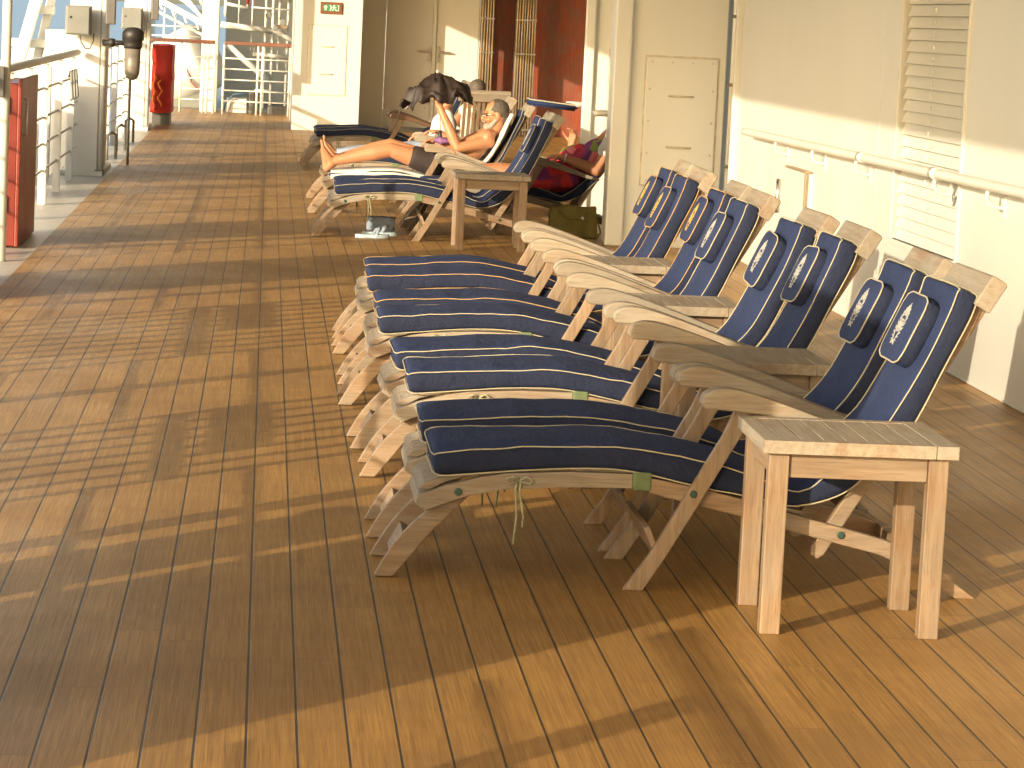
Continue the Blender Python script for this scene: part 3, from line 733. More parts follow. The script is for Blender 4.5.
RAIL1 = [(.135, .205), (.20, .232), (.27, .257), (.37, .278), (.56, .290), (.735, .292), (.735, .335), (.556, .335), (.37, .324), (.295, .311), (.195, .282), (.12, .25)]
RAIL2 = [(.785, .325), (.92, .303), (1.06, .272), (1.214, .232), (1.46, .172), (1.535, .150), (1.60, .115), (1.66, .07), (1.765, 0), (1.70, 0), (1.64, .035), (1.56, .085), (1.47, .122), (1.217, .180), (1.055, .222), (.785, .28)]
def make_lounger(cushion=True, pillow=True, thin=1.0, armmat=None, gold=False):
    am = armmat or M['gx']
    R = empty('steamer_lounger')
    mb = MB()
    for s in (-1, 1): mb.prism(RAIL1, s*.21-.016, s*.21+.016)
    mb.prism([(.110, .222), (.128, .208), (.165, .216), (.20, .262), (.17, .268), (.118, .252)], -.194, .194)
    for k in range(9):
        y = -.176+.044*k; mb.prism([(.116, .266), (.135, .284), (.20, .306), (.30, .330), (.56, .348), (.74, .340), (.74, .328), (.56, .336), (.30, .316), (.20, .290), (.15, .262)], y-.0155, y+.0155)
    mb.build('leg_rest', M['gx'], R, .003)
    for s in (-1, 1):
        mb = MB(); q = catmull([(.0, .004), (.045, .085), (.10, .155), (.16, .212), (.215, .262)], 3); q2 = catmull([(.272, .252), (.215, .195), (.15, .125), (.10, .06), (.055, .004)], 3)
        mb.prism(q+q2, s*.165-.014, s*.165+.014); mb.build('leg', M['wx'], R, .003)
    MB().bar((.075, -.15, .075), (.075, .15, .075), .075, .018, (.55, 0, 1)).build('leg_brace', M['wy'], R, .003)
    mb = MB()
    for s in (-1, 1): mb.prism(RAIL2, s*.21-.016, s*.21+.016)
    mb.bar((1.555, -.194, .12), (1.555, .194, .12), .03, .06, (1, 0, 0)).bar((.83, -.194, .288), (.83, .194, .288), .03, .03, (1, 0, 0))
    for k in range(9): y = -.176+.044*k; mb.bar((.79, y, .315), (1.24, y, .233), .032, .012)
    mb.build('seat_frame', M['wx'], R, .004)
    for s in (-1, 1):
        MB().prism([(.718, 0), (.775, 0), (.84, .105), (.955, .31), (1.062, .505), (1.062, .545), (1.02, .545), (.985, .46), (.875, .26), (.79, .105)], s*.247-.014, s*.247+.014).build('leg', M['wz'], R, .003)
        e = MB(); e.bb(.735, .79, s*.21-.02, s*.21+.02, .287, .341); e.build('hinge', M['green_cloth'], R, .006)
    MB().bar((.80, -.233, .14), (.80, .233, .14), .095, .018, (-.45, 0, 1)).build('stretcher', M['wy'], R, .003)
    for s in (-1, 1):
        tp = catmull([(.912, .555), (.922, .583), (.955, .600), (1.01, .600), (1.10, .578), (1.22, .540), (1.42, .470), (1.50, .448)], 3)
        bt = catmull([(1.50, .428), (1.40, .447), (1.20, .500), (1.10, .527), (.99, .537), (.925, .540)], 3)
        MB().prism(tp+bt, s*.265-.031, s*.265+.031).build('armrest', am, R, .006)
    mb = MB()
    for s in (-1, 1):
        a, b = V((1.293, 0, .121)), V((1.738, 0, .872)); d = (b-a).normalized(); nn = V((-d.z, 0, d.x))
        pts = [a-nn*.022, b-nn*.022, b+nn*.022, a+nn*.022]
        mid = [a-d*.02-nn*.012, ]
        mb.prism([(p.x, p.z) for p in (pts[0], pts[1], pts[2], pts[3], a-d*.02+nn*.012, a-d*.02-nn*.012)], s*.178-.015, s*.178+.015)
    for k in range(7): y = -.132+.044*k; mb.bar((1.385, y, .262), (1.742, y, .885), .03, .012)
    mb.bar((1.38, -.163, .25), (1.38, .163, .25), .03, .03, (1, 0, 0))
    mb.build('backrest', M['wx'], R, .004)
    a = V((1.716, 0, .858)); d = V((.51, 0, .86)); nn = V((-d.z, 0, d.x))
    q = [a-nn*.032, a-nn*.032+d*.094, a-nn*.026+d*.10, a+nn*.016+d*.10, a+nn*.022+d*.094, a+nn*.022]
    MB().prism([(p.x, p.z) for p in q], -.245, .245).build('crest_rail', M['gy'], R, .004)
    for x, z, yy in ((.908, .288, .263), (1.352, .177, .229), (.231, .266, .229)):
        for s in (-1, 1): MB().disc((x, s*yy, z), .011, .008).build('bolt', M['green_bolt'], R)
    if cushion:
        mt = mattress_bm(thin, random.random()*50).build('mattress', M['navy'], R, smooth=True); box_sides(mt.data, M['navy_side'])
        piping_bm(thin).build('piping', M['gold_piping'] if gold else M['piping'], mt, smooth=True)
        if pillow:
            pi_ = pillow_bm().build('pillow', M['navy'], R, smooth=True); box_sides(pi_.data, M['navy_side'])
            for p in pi_.data.polygons: p.use_smooth = True
            pillow_piping_bm().build('piping', M['gold_piping'] if gold else M['piping'], pi_, smooth=True)
            emblem_bm().build('emblem', M['emb_gold'] if gold else M['emb_white'], pi_)
        mb = MB()
        yb = -.232
        for dx, L in ((0, .19), (.012, .14)):
            mb.tube([(.40+dx, yb, .315), (.395+dx, yb-.006, .28), (.402+dx*1.6, yb-.003, .20), (.396+dx*2, yb, .31-L)], .0035, 6)
        for s in (-1, 1): mb.tube([(.405, yb, .305), (.405+s*.02, yb-.01, .318), (.405+s*.038, yb-.012, .310), (.405+s*.03, yb-.010, .298), (.405, yb-.004, .305)], .0035, 6)
        mb.build('tie_cord', M['cord'], R, smooth=True)
        MB().tube([(.33, .2, .31), (.33, .19, .24), (.334, .19, .16)], .0035, 6).build('tie_cord', M['cord'], R, smooth=True)
    return R

XO = .36
GL = 'blue cushioned loungers in the near row'
specs = [  # Y centre, label
    (8.735, 'nearest blue cushioned lounger with white crest pillow, beside the frontmost teak table'),
    (9.375, 'blue lounger with white crest directly behind the nearest one, before the second teak table'),
    (10.60, 'blue lounger with white crest just behind the second teak table from the front'),
    (11.27, 'blue lounger with white crest just in front of the third teak table'),
    (12.52, 'blue lounger with white crest just behind the third teak table'),
    (13.20, 'blue lounger with gold crest just in front of the fourth teak table'),
    (14.38, 'blue lounger with gold crest just behind the fourth teak table'),
    (15.05, 'blue lounger with gold crest at the far end of the near row'),
]
for i, (y, lab) in enumerate(specs):
    SEED[0] = 3.7*i + 1; PJ[:] = (random.uniform(-.016, .016), random.uniform(-.015, .015), random.uniform(-.07, .07)) if i else (0, 0, .0)
    o = make_lounger(gold=i >= 5)
    if i == 0: proto = o
    o.location = (XO + random.uniform(-.022, .022)*(i > 0), y, 0); o.rotation_euler = (0, 0, random.uniform(-.016, .016)*(i > 0))
    tag(o, lab, 'lounger', GL)
GF = 'loungers in the far group'
def far(o, x, y, lab, rz=0.):
    o.location = (x, y, 0); o.rotation_euler = (0, 0, rz); tag(o, lab, 'lounger', GF); return o
far(copy_tree(proto), .36, 21.86, 'empty blue cushioned lounger nearest the far teak table, in front of the reclining man')
l2 = copy_tree(proto)
far(l2, .37, 22.44, 'blue cushioned lounger between the reclining man and the lounger by the far table')
for ch in list(l2.children):
    if ch.name.startswith('pillow'):
        for g in list(ch.children): bpy.data.objects.remove(g)
        bpy.data.objects.remove(ch)
manlounger = far(make_lounger(True, False, .35), .36, 24.3, 'lounger with white towel that the bare chested man lies on')
bare = far(make_lounger(False), 2.03, 29.85, 'bare slatted wooden lounger with its back turned to the camera, behind the man', -pi/2)
far(make_lounger(True, False), .37, 26.2, 'blue lounger under the person in pale trousers, behind the bare chested man')
far(make_lounger(True, True, 1, M['shade_wood']), .37, 31.6, 'blue lounger with armrests coloured dark for shade, behind the umbrella')
far(copy_tree(proto), .36, 32.3, 'farthest blue cushioned lounger, beyond the one with dark armrests')
far(make_lounger(True, False), 1.05, 23.05, 'dark blue lounger under the woman in the flowered dress')
# flipped head cushion on top of the second far lounger
hb = MB(); hb.box((0, 0, 0), (.37, .34, .05)); bmesh.ops.bevel(hb.bm, geom=hb.bm.edges[:], offset=.018, segments=3, affect='EDGES')
o = hb.build('head_cushion', M['navy'], None, smooth=True, loc=(2.12, 22.42, 1.005)); o.rotation_euler = (0, radians(5), 0)
tag(o, 'flat navy head cushion flipped over the backrest beside the man', 'cushion')
tag(o); 
hp = MB(); hp.tube([(-.17, -.155, .02), (.17, -.155, .02), (.17, .155, .02), (-.17, .155, .02)], .005, 6, True); hp.build('piping', M['piping'], o)

# ------------------------------------------------------------------ teak side tables
def make_table():
    R = empty('side_table'); X2, Y2, H = .265, .25, .535
    lx, ly = .218, .198
    for sx in (-1, 1):
        for sy in (-1, 1):
            MB().bb(sx*lx-.0275, sx*lx+.0275, sy*ly-.0225, sy*ly+.0225, 0, H-.036).build('leg', M['wz'], R, .003)
    for k in (-1, 1):
        MB().bb(-lx+.0285, lx-.0285, k*ly-.011, k*ly+.011, H-.105, H-.037).build('apron', M['wx'], R, .003)
        MB().bb(k*lx-.012, k*lx+.012, -ly+.0235, ly-.0235, H-.105, H-.037).build('apron', M['wy'], R, .003)
    mb = MB()
    mb.bb(-X2, X2-.062, -Y2, -Y2+.042, H-.036, H).bb(-X2+.0, X2-.062, Y2-.042, Y2, H-.036, H)
    mb.bb(X2-.06, X2, -Y2, Y2, H-.036, H).bb(-X2, -X2+.045, -Y2+.043, Y2-.043, H-.036, H)
    n = 7; x0, x1 = -X2+.047, X2-.062
    for k in range(n):
        a = x0+(x1-x0)*k/n; mb.bb(a+.002, a+(x1-x0)/n-.002, -Y2+.0435, Y2-.0435, H-.030, H-.001)
    mb.bb(x0, x1, -Y2+.05, Y2-.05, H-.034, H-.031)
    mb.build('tabletop', M['gy'], R, .003)
    return R
tp = make_table()
for i, (x, y, lab) in enumerate(((1.632, 8.125, 'frontmost square teak side table, nearest the camera'), (1.64, 9.99, 'second teak side table from the front, between blue loungers'), (1.64, 11.89, 'third teak side table from the front, between blue loungers'), (1.64, 13.80, 'fourth teak side table from the front, farthest of the near row'), (1.60, 21.2, 'teak side table in front of the far lounger group'))):
    o = tp if i == 0 else copy_tree(tp)
    o.location = (x, y, 0); o.rotation_euler = (0, 0, (-.01, .012, -.008, .01, .01)[i]); tag(o, lab, 'side table', 'teak side tables')

# ------------------------------------------------------------------ people
def remeshed(mb, name, mat, parent, voxel=.006, it=6, smooth=True):
    o = mb.build(name, mat, None)
    r = o.modifiers.new('r', 'REMESH'); r.mode = 'VOXEL'; r.voxel_size = voxel
    s = o.modifiers.new('s', 'SMOOTH'); s.factor = .5; s.iterations = it
    dg = bpy.context.evaluated_depsgraph_get()
    me = bpy.data.meshes.new_from_object(o.evaluated_get(dg)); me.name = name
    old = o.data; o.modifiers.clear(); o.data = me; bpy.data.meshes.remove(old)
    if not me.materials: me.materials.append(mat)
    for p in me.polygons: p.use_smooth = True
    if parent is not None: o.parent = parent
    return o
def hand(mb, wrist, d, palm_n, curl=.5, s=1., thumb=1):
    d = V(d).normalized(); pn = V(palm_n); pn = (pn - d*pn.dot(d)).normalized(); side = d.cross(pn)
    w = V(wrist)
    for k in (-1, 0, 1): mb.cap(w + side*.012*k*s, .020*s, w + d*.075*s + side*.024*k*s, .015*s)
    for k, L in zip((-1.5, -.5, .5, 1.5), (.070, .082, .078, .060)):
        p = w + d*.085*s + side*.0195*k*s; dd = d.copy(); L *= s
        for f, r0, r1 in ((.45, .0105, .0098), (.32, .0098, .009), (.23, .009, .008)):
            ang = curl*.95; dd = (dd*cos(ang) + pn*sin(ang)).normalized()
            q = p + dd*L*f; mb.cap(p, r0*s, q, r1*s, 10); p = q
    p = w + d*.02*s + side*thumb*.024*s; dd = (d*.6 + side*thumb*.8 + pn*.3).normalized()
    for L, r0, r1 in ((.042, .014, .0115), (.03, .0115, .010), (.024, .010, .0085)):
        q = p + dd*L*s; mb.cap(p, r0*s, q, r1*s, 10); p = q; dd = (dd + d*.4 + pn*.35*curl).normalized()
def foot(mb, ankle, toe_dir, sole_n, s=1.):
    a = V(ankle); t = V(toe_dir).normalized(); n = V(sole_n); n = (n - t*n.dot(t)).normalized(); sd = t.cross(n)
    heel = a + n*.055*s - t*.045*s
    mb.cap(heel, .033*s, a, .038*s); mb.cap(heel, .030*s, a + t*.11*s + n*.05*s, .026*s)
    for k in (-1, 0, 1): mb.cap(a + t*.02*s + n*.015*s + sd*.006*k, .032*s, a + t*.125*s + n*.050*s + sd*.022*k*s, .018*s)
    for k, L in zip((-1.7, -.8, 0, .8, 1.7), (.062, .055, .05, .042, .036)):
        p = a + t*.13*s + n*.050*s + sd*.0165*k*s; mb.cap(p, .0125*s if k > -1.7 else .016*s, p + t*L*.8*s, .010*s if k > -1.7 else .014*s, 8)
def head(mb, c, f, u, s=1.):
    c = V(c); f = V(f).normalized(); u = V(u); u = (u - f*u.dot(f)).normalized(); r = f.cross(u)
    R = Matrix((r, f, u)).transposed()
    def L(x, y, z): return c + (r*x + f*y + u*z)*s
    mb.ell(L(0, -.012, .035), (.075*s, .094*s, .085*s), R); mb.ell(L(0, .015, -.03), (.062*s, .075*s, .080*s), R)
    mb.ell(L(0, .045, -.085), (.042*s, .042*s, .034*s), R)
    mb.cap(L(0, .092, .012), .009*s, L(0, .112, -.022), .014*s); mb.ell(L(0, .098, -.026), (.019*s, .014*s, .010*s), R)
    for k in (-1, 1):
        mb.ell(L(k*.078, -.008, -.005), (.010*s, .020*s, .032*s), R); mb.ell(L(k*.04, .06, -.03), (.025*s, .026*s, .022*s), R)
        mb.cap(L(k*.045, .080, .030), .010*s, L(k*.012, .088, .030), .010*s)
    mb.ell(L(0, .088, -.056), (.024*s, .010*s, .006*s), R); mb.ell(L(0, .086, -.068), (.021*s, .010*s, .007*s), R)
    return L, R
def torso(mb, pel, chest, neck, across, sw=.19, s=1., belly=.0):
    pel, chest, neck, ac = V(pel), V(chest), V(neck), V(across)
    up = (neck - pel).normalized(); fr = ac.cross(up) if ac.cross(up).z > 0 else up.cross(ac)
    for k in (-1, 1):
        mb.cap(pel + ac*.085*k*s, .105*s, pel.lerp(chest, .5) + ac*.07*k*s, .095*s)
        mb.cap(pel.lerp(chest, .5) + ac*.07*k*s, .095*s, chest + ac*.085*k*s, .105*s)
        mb.cap(chest + ac*.085*k*s, .103*s, neck + ac*(sw-.05)*k*s - up*.06*s, .065*s)
        mb.cap(neck - up*.02*s, .055*s, neck + ac*(sw-.02)*k*s - up*.055*s, .055*s)
    if belly: mb.ell(pel.lerp(chest, .45) + fr*.05*s, (.13*s, .12*s, .09*s+belly))
def limb(mb, a, ra, b, rb, c, rc, bulge=True):
    a, b, c = V(a), V(b), V(c)
    mb.cap(a, ra, a.lerp(b, .35), ra*1.0); mb.cap(a.lerp(b, .35), ra*1.0, b, rb)
    mb.cap(b, rb, b.lerp(c, .3), rb*1.06); mb.cap(b.lerp(c, .3), rb*1.06, c, rc)
def features(par, L, s=1., glasses=False, beard=False, hair=True, brow=True):
    if hair:
        h = MB(); R = head_R[0]
        h.ell(L(0, -.022, .045), (.082*s, .096*s, .086*s), R)
        bm2 = h.bm
        cut = L(0, .055, .03); nrm = (L(0, 1, .55) - L(0, 0, 0)).normalized()
        bmesh.ops.bisect_plane(bm2, geom=bm2.verts[:]+bm2.edges[:]+bm2.faces[:], plane_co=cut, plane_no=nrm, clear_outer=True)
        bmesh.ops.bisect_plane(bm2, geom=bm2.verts[:]+bm2.edges[:]+bm2.faces[:], plane_co=L(0, 0, -.025), plane_no=(L(0, .35, -1)-L(0, 0, 0)).normalized(), clear_outer=True)
        for v in bm2.verts: v.co += (v.co - L(0, 0, 0)).normalized()*.006*mnoise.noise(v.co*45)
        h.build('hair', M['hair'], par, smooth=True)
    for k in (-1, 1):
        e = MB(); e.ell(L(k*.032, .078, .008), (.011*s, .009*s, .008*s), head_R[0], 10); e.build('eye', M['eye'], par, smooth=True)
    if beard:
        h = MB()
        h.ell(L(0, .062, -.09), (.05*s, .046*s, .038*s), head_R[0])
        for k in (-1, 1): h.cap(L(k*.064, .005, -.035), .012*s, L(k*.045, .055, -.085), .020*s); h.cap(L(k*.03, .094, -.048), .007*s, L(0, .102, -.043), .008*s)
        for v in h.bm.verts: v.co += (v.co-L(0, .03, -.05)).normalized()*.007*mnoise.noise(v.co*60)
        h.build('beard', M['beard'], par, smooth=True)
    if glasses:
        g = MB()
        for k in (-1, 1):
            g.tube([L(k*.034+.024*cos(a), .098, .006+.018*sin(a)) for a in [2*pi*i/14 for i in range(14)]], .0025, 6, True)
            g.tube([L(k*.058, .098, .012), L(k*.078, .04, .012), L(k*.080, -.02, .006)], .0025, 6)
        g.tube([L(-.01, .099, .008), L(.01, .099, .008)], .0025, 6)
        g.build('glasses', M['steel'], par, smooth=True)
head_R = [None]

# the reclining man
YM = 24.3
t = empty('person', (1.3, YM, .36)); OFFS = -V(t.location)
tag(t, 'bare chested grey bearded person in dark shorts lying back on a white towel, arm raised', 'person')
b = MB()
hip, chest, neck = (1.38, YM, .455), (1.66, YM, .57), (1.83, YM, .70)
torso(b, hip, chest, neck, (0, 1, 0), .2, 1.0, .015)
b.cap((1.82, YM, .69), .058, (1.86, YM, .78), .056)
Lh, R_ = head(b, (1.85, YM, .845), (-.98, -.08, -.10), (-.02, 0, 1)); head_R[0] = R_
sh = (1.79, YM-.185, .635)
limb(b, sh, .052, (1.54, YM-.22, .575), .042, (1.385, YM-.14, .90), .027)
hand(b, (1.385, YM-.14, .895), (-.25, .25, .95), (-.5, .8, -.2), .95, 1., -1)
limb(b, (1.79, YM+.185, .635), .052, (1.62, YM+.27, .52), .042, (1.40, YM+.16, .60), .027)
hand(b, (1.40, YM+.16, .60), (-.85, -.3, .1), (.1, -.3, -1), .5, 1., 1)
limb(b, (1.36, YM-.095, .43), .085, (1.01, YM-.11, .535), .058, (.555, YM-.10, .425), .037)
foot(b, (.545, YM-.10, .420), (-.25, -.12, 1), (-1, 0, -.25))
limb(b, (1.36, YM+.095, .43), .085, (1.02, YM+.12, .56), .058, (.585, YM+.08, .435), .037)
foot(b, (.575, YM+.08, .430), (-.3, .15, 1), (-1, 0, -.3))
bd = remeshed(b, 'body', M['skin'], t, .007, 5); bd.location = OFFS
par = empty('tmp')
def FP(o): o.location = OFFS; return o
before = set(bpy.data.objects)
features(t, Lh, 1., True, True)
sw = MB()
for k in (-1, 1): sw.cap((1.44, YM+.08*k, .46), .120, (1.34, YM+.085*k, .445), .112); sw.cap((1.34, YM+.09*k, .445), .106, (1.22, YM+.10*k, .475), .094)
remeshed(sw, 'shorts', M['shorts'], t, .009, 4)
for o in set(bpy.data.objects) - before: o.location = OFFS
bpy.data.objects.remove(par)

# towel under the man: over the leg rest and behind his shoulders
def sheet(pts_fn, nu, nv, name, mat, th=.012):
    mb = MB(); g = [[mb.bm.verts.new(pts_fn(i/nu, j/nv)) for j in range(nv+1)] for i in range(nu+1)]
    for i in range(nu):
        for j in range(nv): mb.bm.faces.new((g[i][j], g[i+1][j], g[i+1][j+1], g[i][j+1]))
    o = mb.build(name, mat, None, smooth=True); md = o.modifiers.new('s', 'SOLIDIFY'); md.thickness = th; return o
B6 = catmull(BOT, 6); T6 = [tuple(bq[i]+(tq[i]-bq[i])*.35 for i in (0, 1)) for bq, tq in zip(B6, catmull(TOP, 6))]
def towel_pt(u, v):
    i = u*27+1; k = int(i); f = i-k; x = T6[k][0]*(1-f)+T6[k+1][0]*f; z = T6[k][1]*(1-f)+T6[k+1][1]*f
    y = (v-.5)*.56; d = max(0, abs(y)-.222)
    return V((XO+x, YM+math.copysign(min(abs(y), .232), y), z+.016-d*1.1+.004*mnoise.noise(V((x*14, y*12, 0)))))
o = sheet(towel_pt, 40, 18, 'towel', M['towel']); tag(o, 'white towel spread under the legs of the reclining man', 'towel')
def towel2_pt(u, v):
    i = 46+u*20; k = int(i); f = i-k; x = T6[k][0]*(1-f)+T6[min(k+1, 72)][0]*f; z = T6[k][1]*(1-f)+T6[min(k+1, 72)][1]*f
    return V((XO+x-.05-.012*mnoise.noise(V((u*4, v*4, 2))), YM-.25+v*.50, z+.035))
o = sheet(towel2_pt, 18, 14, 'towel', M['towel'], .02); tag(o, 'white towel bunched behind the shoulder of the reclining man', 'towel')
hb = MB(); hb.ell((0, 0, 0), (.08, .06, .03)); 
for v in hb.bm.verts: v.co += v.normal*0 + V((1, 1, 1))*.015*mnoise.noise(v.co*30)
o = hb.build('cloth', M['purple'], None, smooth=True, loc=(1.43, YM-.12, .625)); tag(o, 'crumpled purple cloth lying by the umbrella handle', 'cloth')

# umbrella held by the man
t = empty('umbrella', (1.40, YM-.12, .66)); tag(t, 'half furled black brown umbrella held up by the reclining man', 'umbrella'); OU = -V(t.location)
top = V((1.355, YM-.05, 1.165)); 
def can(u, v):
    th = 2*pi*v; fold = 1 + .13*cos(8*th+.6*sin(th)) + .09*sin(13*th+4*u) + .05*sin(23*th)
    rx = .262*sin(min(1, u*1.02)*pi/2)**1.2*(1+(fold-1)*u); ry = .20*sin(min(1, u*1.02)*pi/2)**1.2*(1+(fold-1)*u)
    z = -.235*u**1.25 + .05*u*mnoise.noise(V((cos(th)*3, sin(th)*3, u*4)))*2
    sl = .05*cos(th)*u
    return top + V((rx*cos(th)+.02*u, ry*sin(th), z+sl+.03*mnoise.noise(V((cos(th)*6, sin(th)*6, u*7)))))
mb = MB(); nu, nv = 14, 64
g = [[mb.bm.verts.new(can((i+.15)/nu, j/nv)) for j in range(nv)] for i in range(nu)]
for i in range(nu-1):
    for j in range(nv): mb.bm.faces.new((g[i][j], g[i][(j+1) % nv], g[i+1][(j+1) % nv], g[i+1][j]))
mb.bm.faces.new(g[0])
o = mb.build('canopy', M['umbrella'], t, smooth=True); o.location = OU; md = o.modifiers.new('s', 'SOLIDIFY'); md.thickness = .006
o = MB().tube([(1.36, YM-.06, 1.19), (1.40, YM-.12, .70)], .009, 10).build('shaft', M['sign_white'], t, smooth=True); o.location = OU
o = MB().tube([(1.40, YM-.12, .71), (1.405, YM-.12, .62)], [.014, .018], 10).build('handle', M['black'], t, smooth=True); o.location = OU
for k in range(8):
    th = 2*pi*(k+.5)/8; e = can(.98, (k+.5)/8)
    o = MB().tube([top+V((0, 0, -.02)), e*.6+top*.4+V((0, 0, -.004)), e + V((.02*cos(th), .02*sin(th), -.03))], .003, 5).build('rib', M['steel'], t); o.location = OU
o = MB().tube([can(.95, .5), V((1.09, YM-.05, .93)), V((1.055, YM-.05, .78))], .004, 6).build('loose_strap', M['umbrella'], t); o.location = OU

# person behind the umbrella, sitting up on the bare lounger
YP = 26.2
t = empty('person', (1.6, YP, .3)); OFFS = -V(t.location); tag(t, 'person in pale trousers and white shirt half hidden under the umbrella', 'person')
b = MB(); torso(b, (1.50, YP, .45), (1.55, YP, .68), (1.57, YP, .83), (0, 1, 0), .18, .95)
b.cap((1.57, YP, .82), .052, (1.575, YP, .9), .05)
Lh, R_ = head(b, (1.565, YP, .93), (-.95, -.25, -.25), (-.2, 0, 1), .95); head_R[0] = R_
limb(b, (1.56, YP-.17, .77), .045, (1.62, YP-.25, .55), .037, (1.49, YP-.27, .63), .025)
hand(b, (1.49, YP-.27, .63), (-.95, 0, .05), (0, 0, -1), .5, .95, 1)
limb(b, (1.56, YP+.17, .77), .045, (1.58, YP+.24, .55), .037, (1.38, YP+.2, .57), .025)
hand(b, (1.38, YP+.2, .57), (-.95, 0, -.1), (0, 0, -1), .5, .95, -1)
for k in (-1, 1):
    limb(b, (1.46, YP+k*.09, .43), .078, (1.05, YP+k*.10, .43), .052, (.62, YP+k*.09, .39), .034)
    foot(b, (.61, YP+k*.09, .39), (-.35, .1*k, 1), (-1, 0, -.3), .95)
remeshed(b, 'body', M['skin_pale'], t, .008, 5).location = OFFS
before = set(bpy.data.objects); features(t, Lh, .95)
b = MB(); torso(b, (1.50, YP, .50), (1.55, YP, .68), (1.57, YP, .80), (0, 1, 0), .18, 1.03); b.cap((1.56, YP-.17, .76), .062, (1.59, YP-.22, .64), .058); b.cap((1.56, YP+.17, .76), .062, (1.57, YP+.21, .64), .058)
remeshed(b, 'shirt', M['towel'], t, .01, 4)
b = MB()
for k in (-1, 1): limb(b, (1.50, YP+k*.08, .44), .100, (1.05, YP+k*.10, .432), .064, (.66, YP+k*.09, .395), .050)
remeshed(b, 'trousers', M['jeans'], t, .01, 4)
for o in set(bpy.data.objects) - before: o.location = OFFS

# person lying in the bare lounger: only the hair shows above its back
t = empty('person', (2.03, 28.6, .3)); OFFS = -V(t.location); tag(t, 'person of whom only grey hair and a white collar show above the bare slatted backrest', 'person')
def LW(x, y, z): return V((2.03 + y, 29.85 - x, z))
b = MB()
torso(b, LW(1.17, 0, .44), LW(1.36, 0, .62), LW(1.50, 0, .80), (1, 0, 0), .18, .95); b.cap(LW(1.50, 0, .79), .05, LW(1.55, 0, .88), .05)
Lh, R_ = head(b, LW(1.57, -.06, .925), (.05, .95, .1), (0, -.2, 1), .95); head_R[0] = R_
for k in (-1, 1):
    limb(b, LW(1.46, .17*k, .74), .045, LW(1.2, .22*k, .63), .037, LW(1.0, .16*k, .62), .025); hand(b, LW(1.0, .16*k, .62), (0, .95, -.1), (0, 0, -1), .4, .95, k)
    limb(b, LW(1.17, .09*k, .43), .08, LW(.8, .10*k, .47), .055, LW(.38, .09*k, .41), .035); foot(b, LW(.37, .09*k, .41), (0, .3, 1), (0, 1, -.3), .95)
remeshed(b, 'body', M['skin_pale'], t, .009, 4).location = OFFS
before = set(bpy.data.objects); features(t, Lh, 1.)
b = MB(); torso(b, LW(1.17, 0, .45), LW(1.36, 0, .62), LW(1.50, 0, .79), (1, 0, 0), .18, 1.03); b.cap(LW(1.50, .06, .83), .06, LW(1.52, .15, .84), .05)
remeshed(b, 'shirt', M['towel'], t, .01, 4)
for o in set(bpy.data.objects) - before: o.location = OFFS

# the woman in the flowered dress
YW = 23.05
t = empty('person', (2.3, YW, .36)); OFFS = -V(t.location); tag(t, 'person in flowered red dress and white sleeves seated right of the blue backrests', 'person')
b = MB(); pel, ch, nk = (2.32, YW, .46), (2.55, YW, .62), (2.69, YW, .78)
torso(b, pel, ch, nk, (0, 1, 0), .175, .95, .02)
b.cap((2.68, YW, .77), .048, (2.73, YW, .86), .047)
Lh, R_ = head(b, (2.74, YW, .93), (-.98, 0, -.1), (0, 0, 1), .95); head_R[0] = R_
limb(b, (2.655, YW-.17, .735), .050, (2.535, YW-.235, .505), .044, (2.265, YW-.17, .595), .027)
hand(b, (2.265, YW-.17, .595), (-.95, .2, .05), (0, .2, -1), .45, .95, 1)
limb(b, (2.655, YW+.17, .735), .050, (2.50, YW+.24, .54), .042, (2.36, YW+.1, .68), .030)
hand(b, (2.36, YW+.1, .68), (.15, -.1, .95), (-.7, -.6, 0), .8, 1., -1)
for k in (-1, 1):
    limb(b, (2.28, YW+.09*k, .44), .088, (1.92, YW+.12*k, .46), .058, (1.56, YW+.09*k, .46), .036); foot(b, (1.55, YW+.09*k, .455), (-.4, .1*k, .95), (-1, 0, -.4), .92)
remeshed(b, 'body', M['skin'], t, .007, 5).location = OFFS
before = set(bpy.data.objects); features(t, Lh, .95)
b = MB()
torso(b, pel, ch, (2.64, YW, .72), (0, 1, 0), .16, 1.06, .03)
for k in (-1, 1):
    b.cap((2.32, YW+.10*k, .45), .125, (1.98, YW+.13*k, .45), .098)
b.cap((2.34, YW-.16, .42), .075, (2.02, YW-.19, .40), .06); b.ell((2.2, YW-.10, .42), (.22, .14, .10))
for v in b.bm.verts: v.co += V((0, 0, 1))*.02*mnoise.noise(v.co*12)
remeshed(b, 'dress', M['dress'], t, .009, 3)
b = MB(); b.cap((2.66, YW-.165, .745), .075, (2.60, YW-.20, .66), .066); b.cap((2.66, YW+.165, .745), .075, (2.59, YW+.21, .65), .066); b.cap((2.67, YW-.12, .755), .06, (2.67, YW+.12, .755), .06)
remeshed(b, 'white_sleeve', M['towel'], t, .008, 3)
o = MB().tube([V((2.29, YW-.176, .588)) + V((.25, 0, .97))*.031*cos(a) + V((0, 1, 0))*.031*sin(a) for a in [2*pi*i/16 for i in range(16)]], .007, 6, True).build('bracelet', M['towel'], t, smooth=True)
for o in set(bpy.data.objects) - before: o.location = OFFS

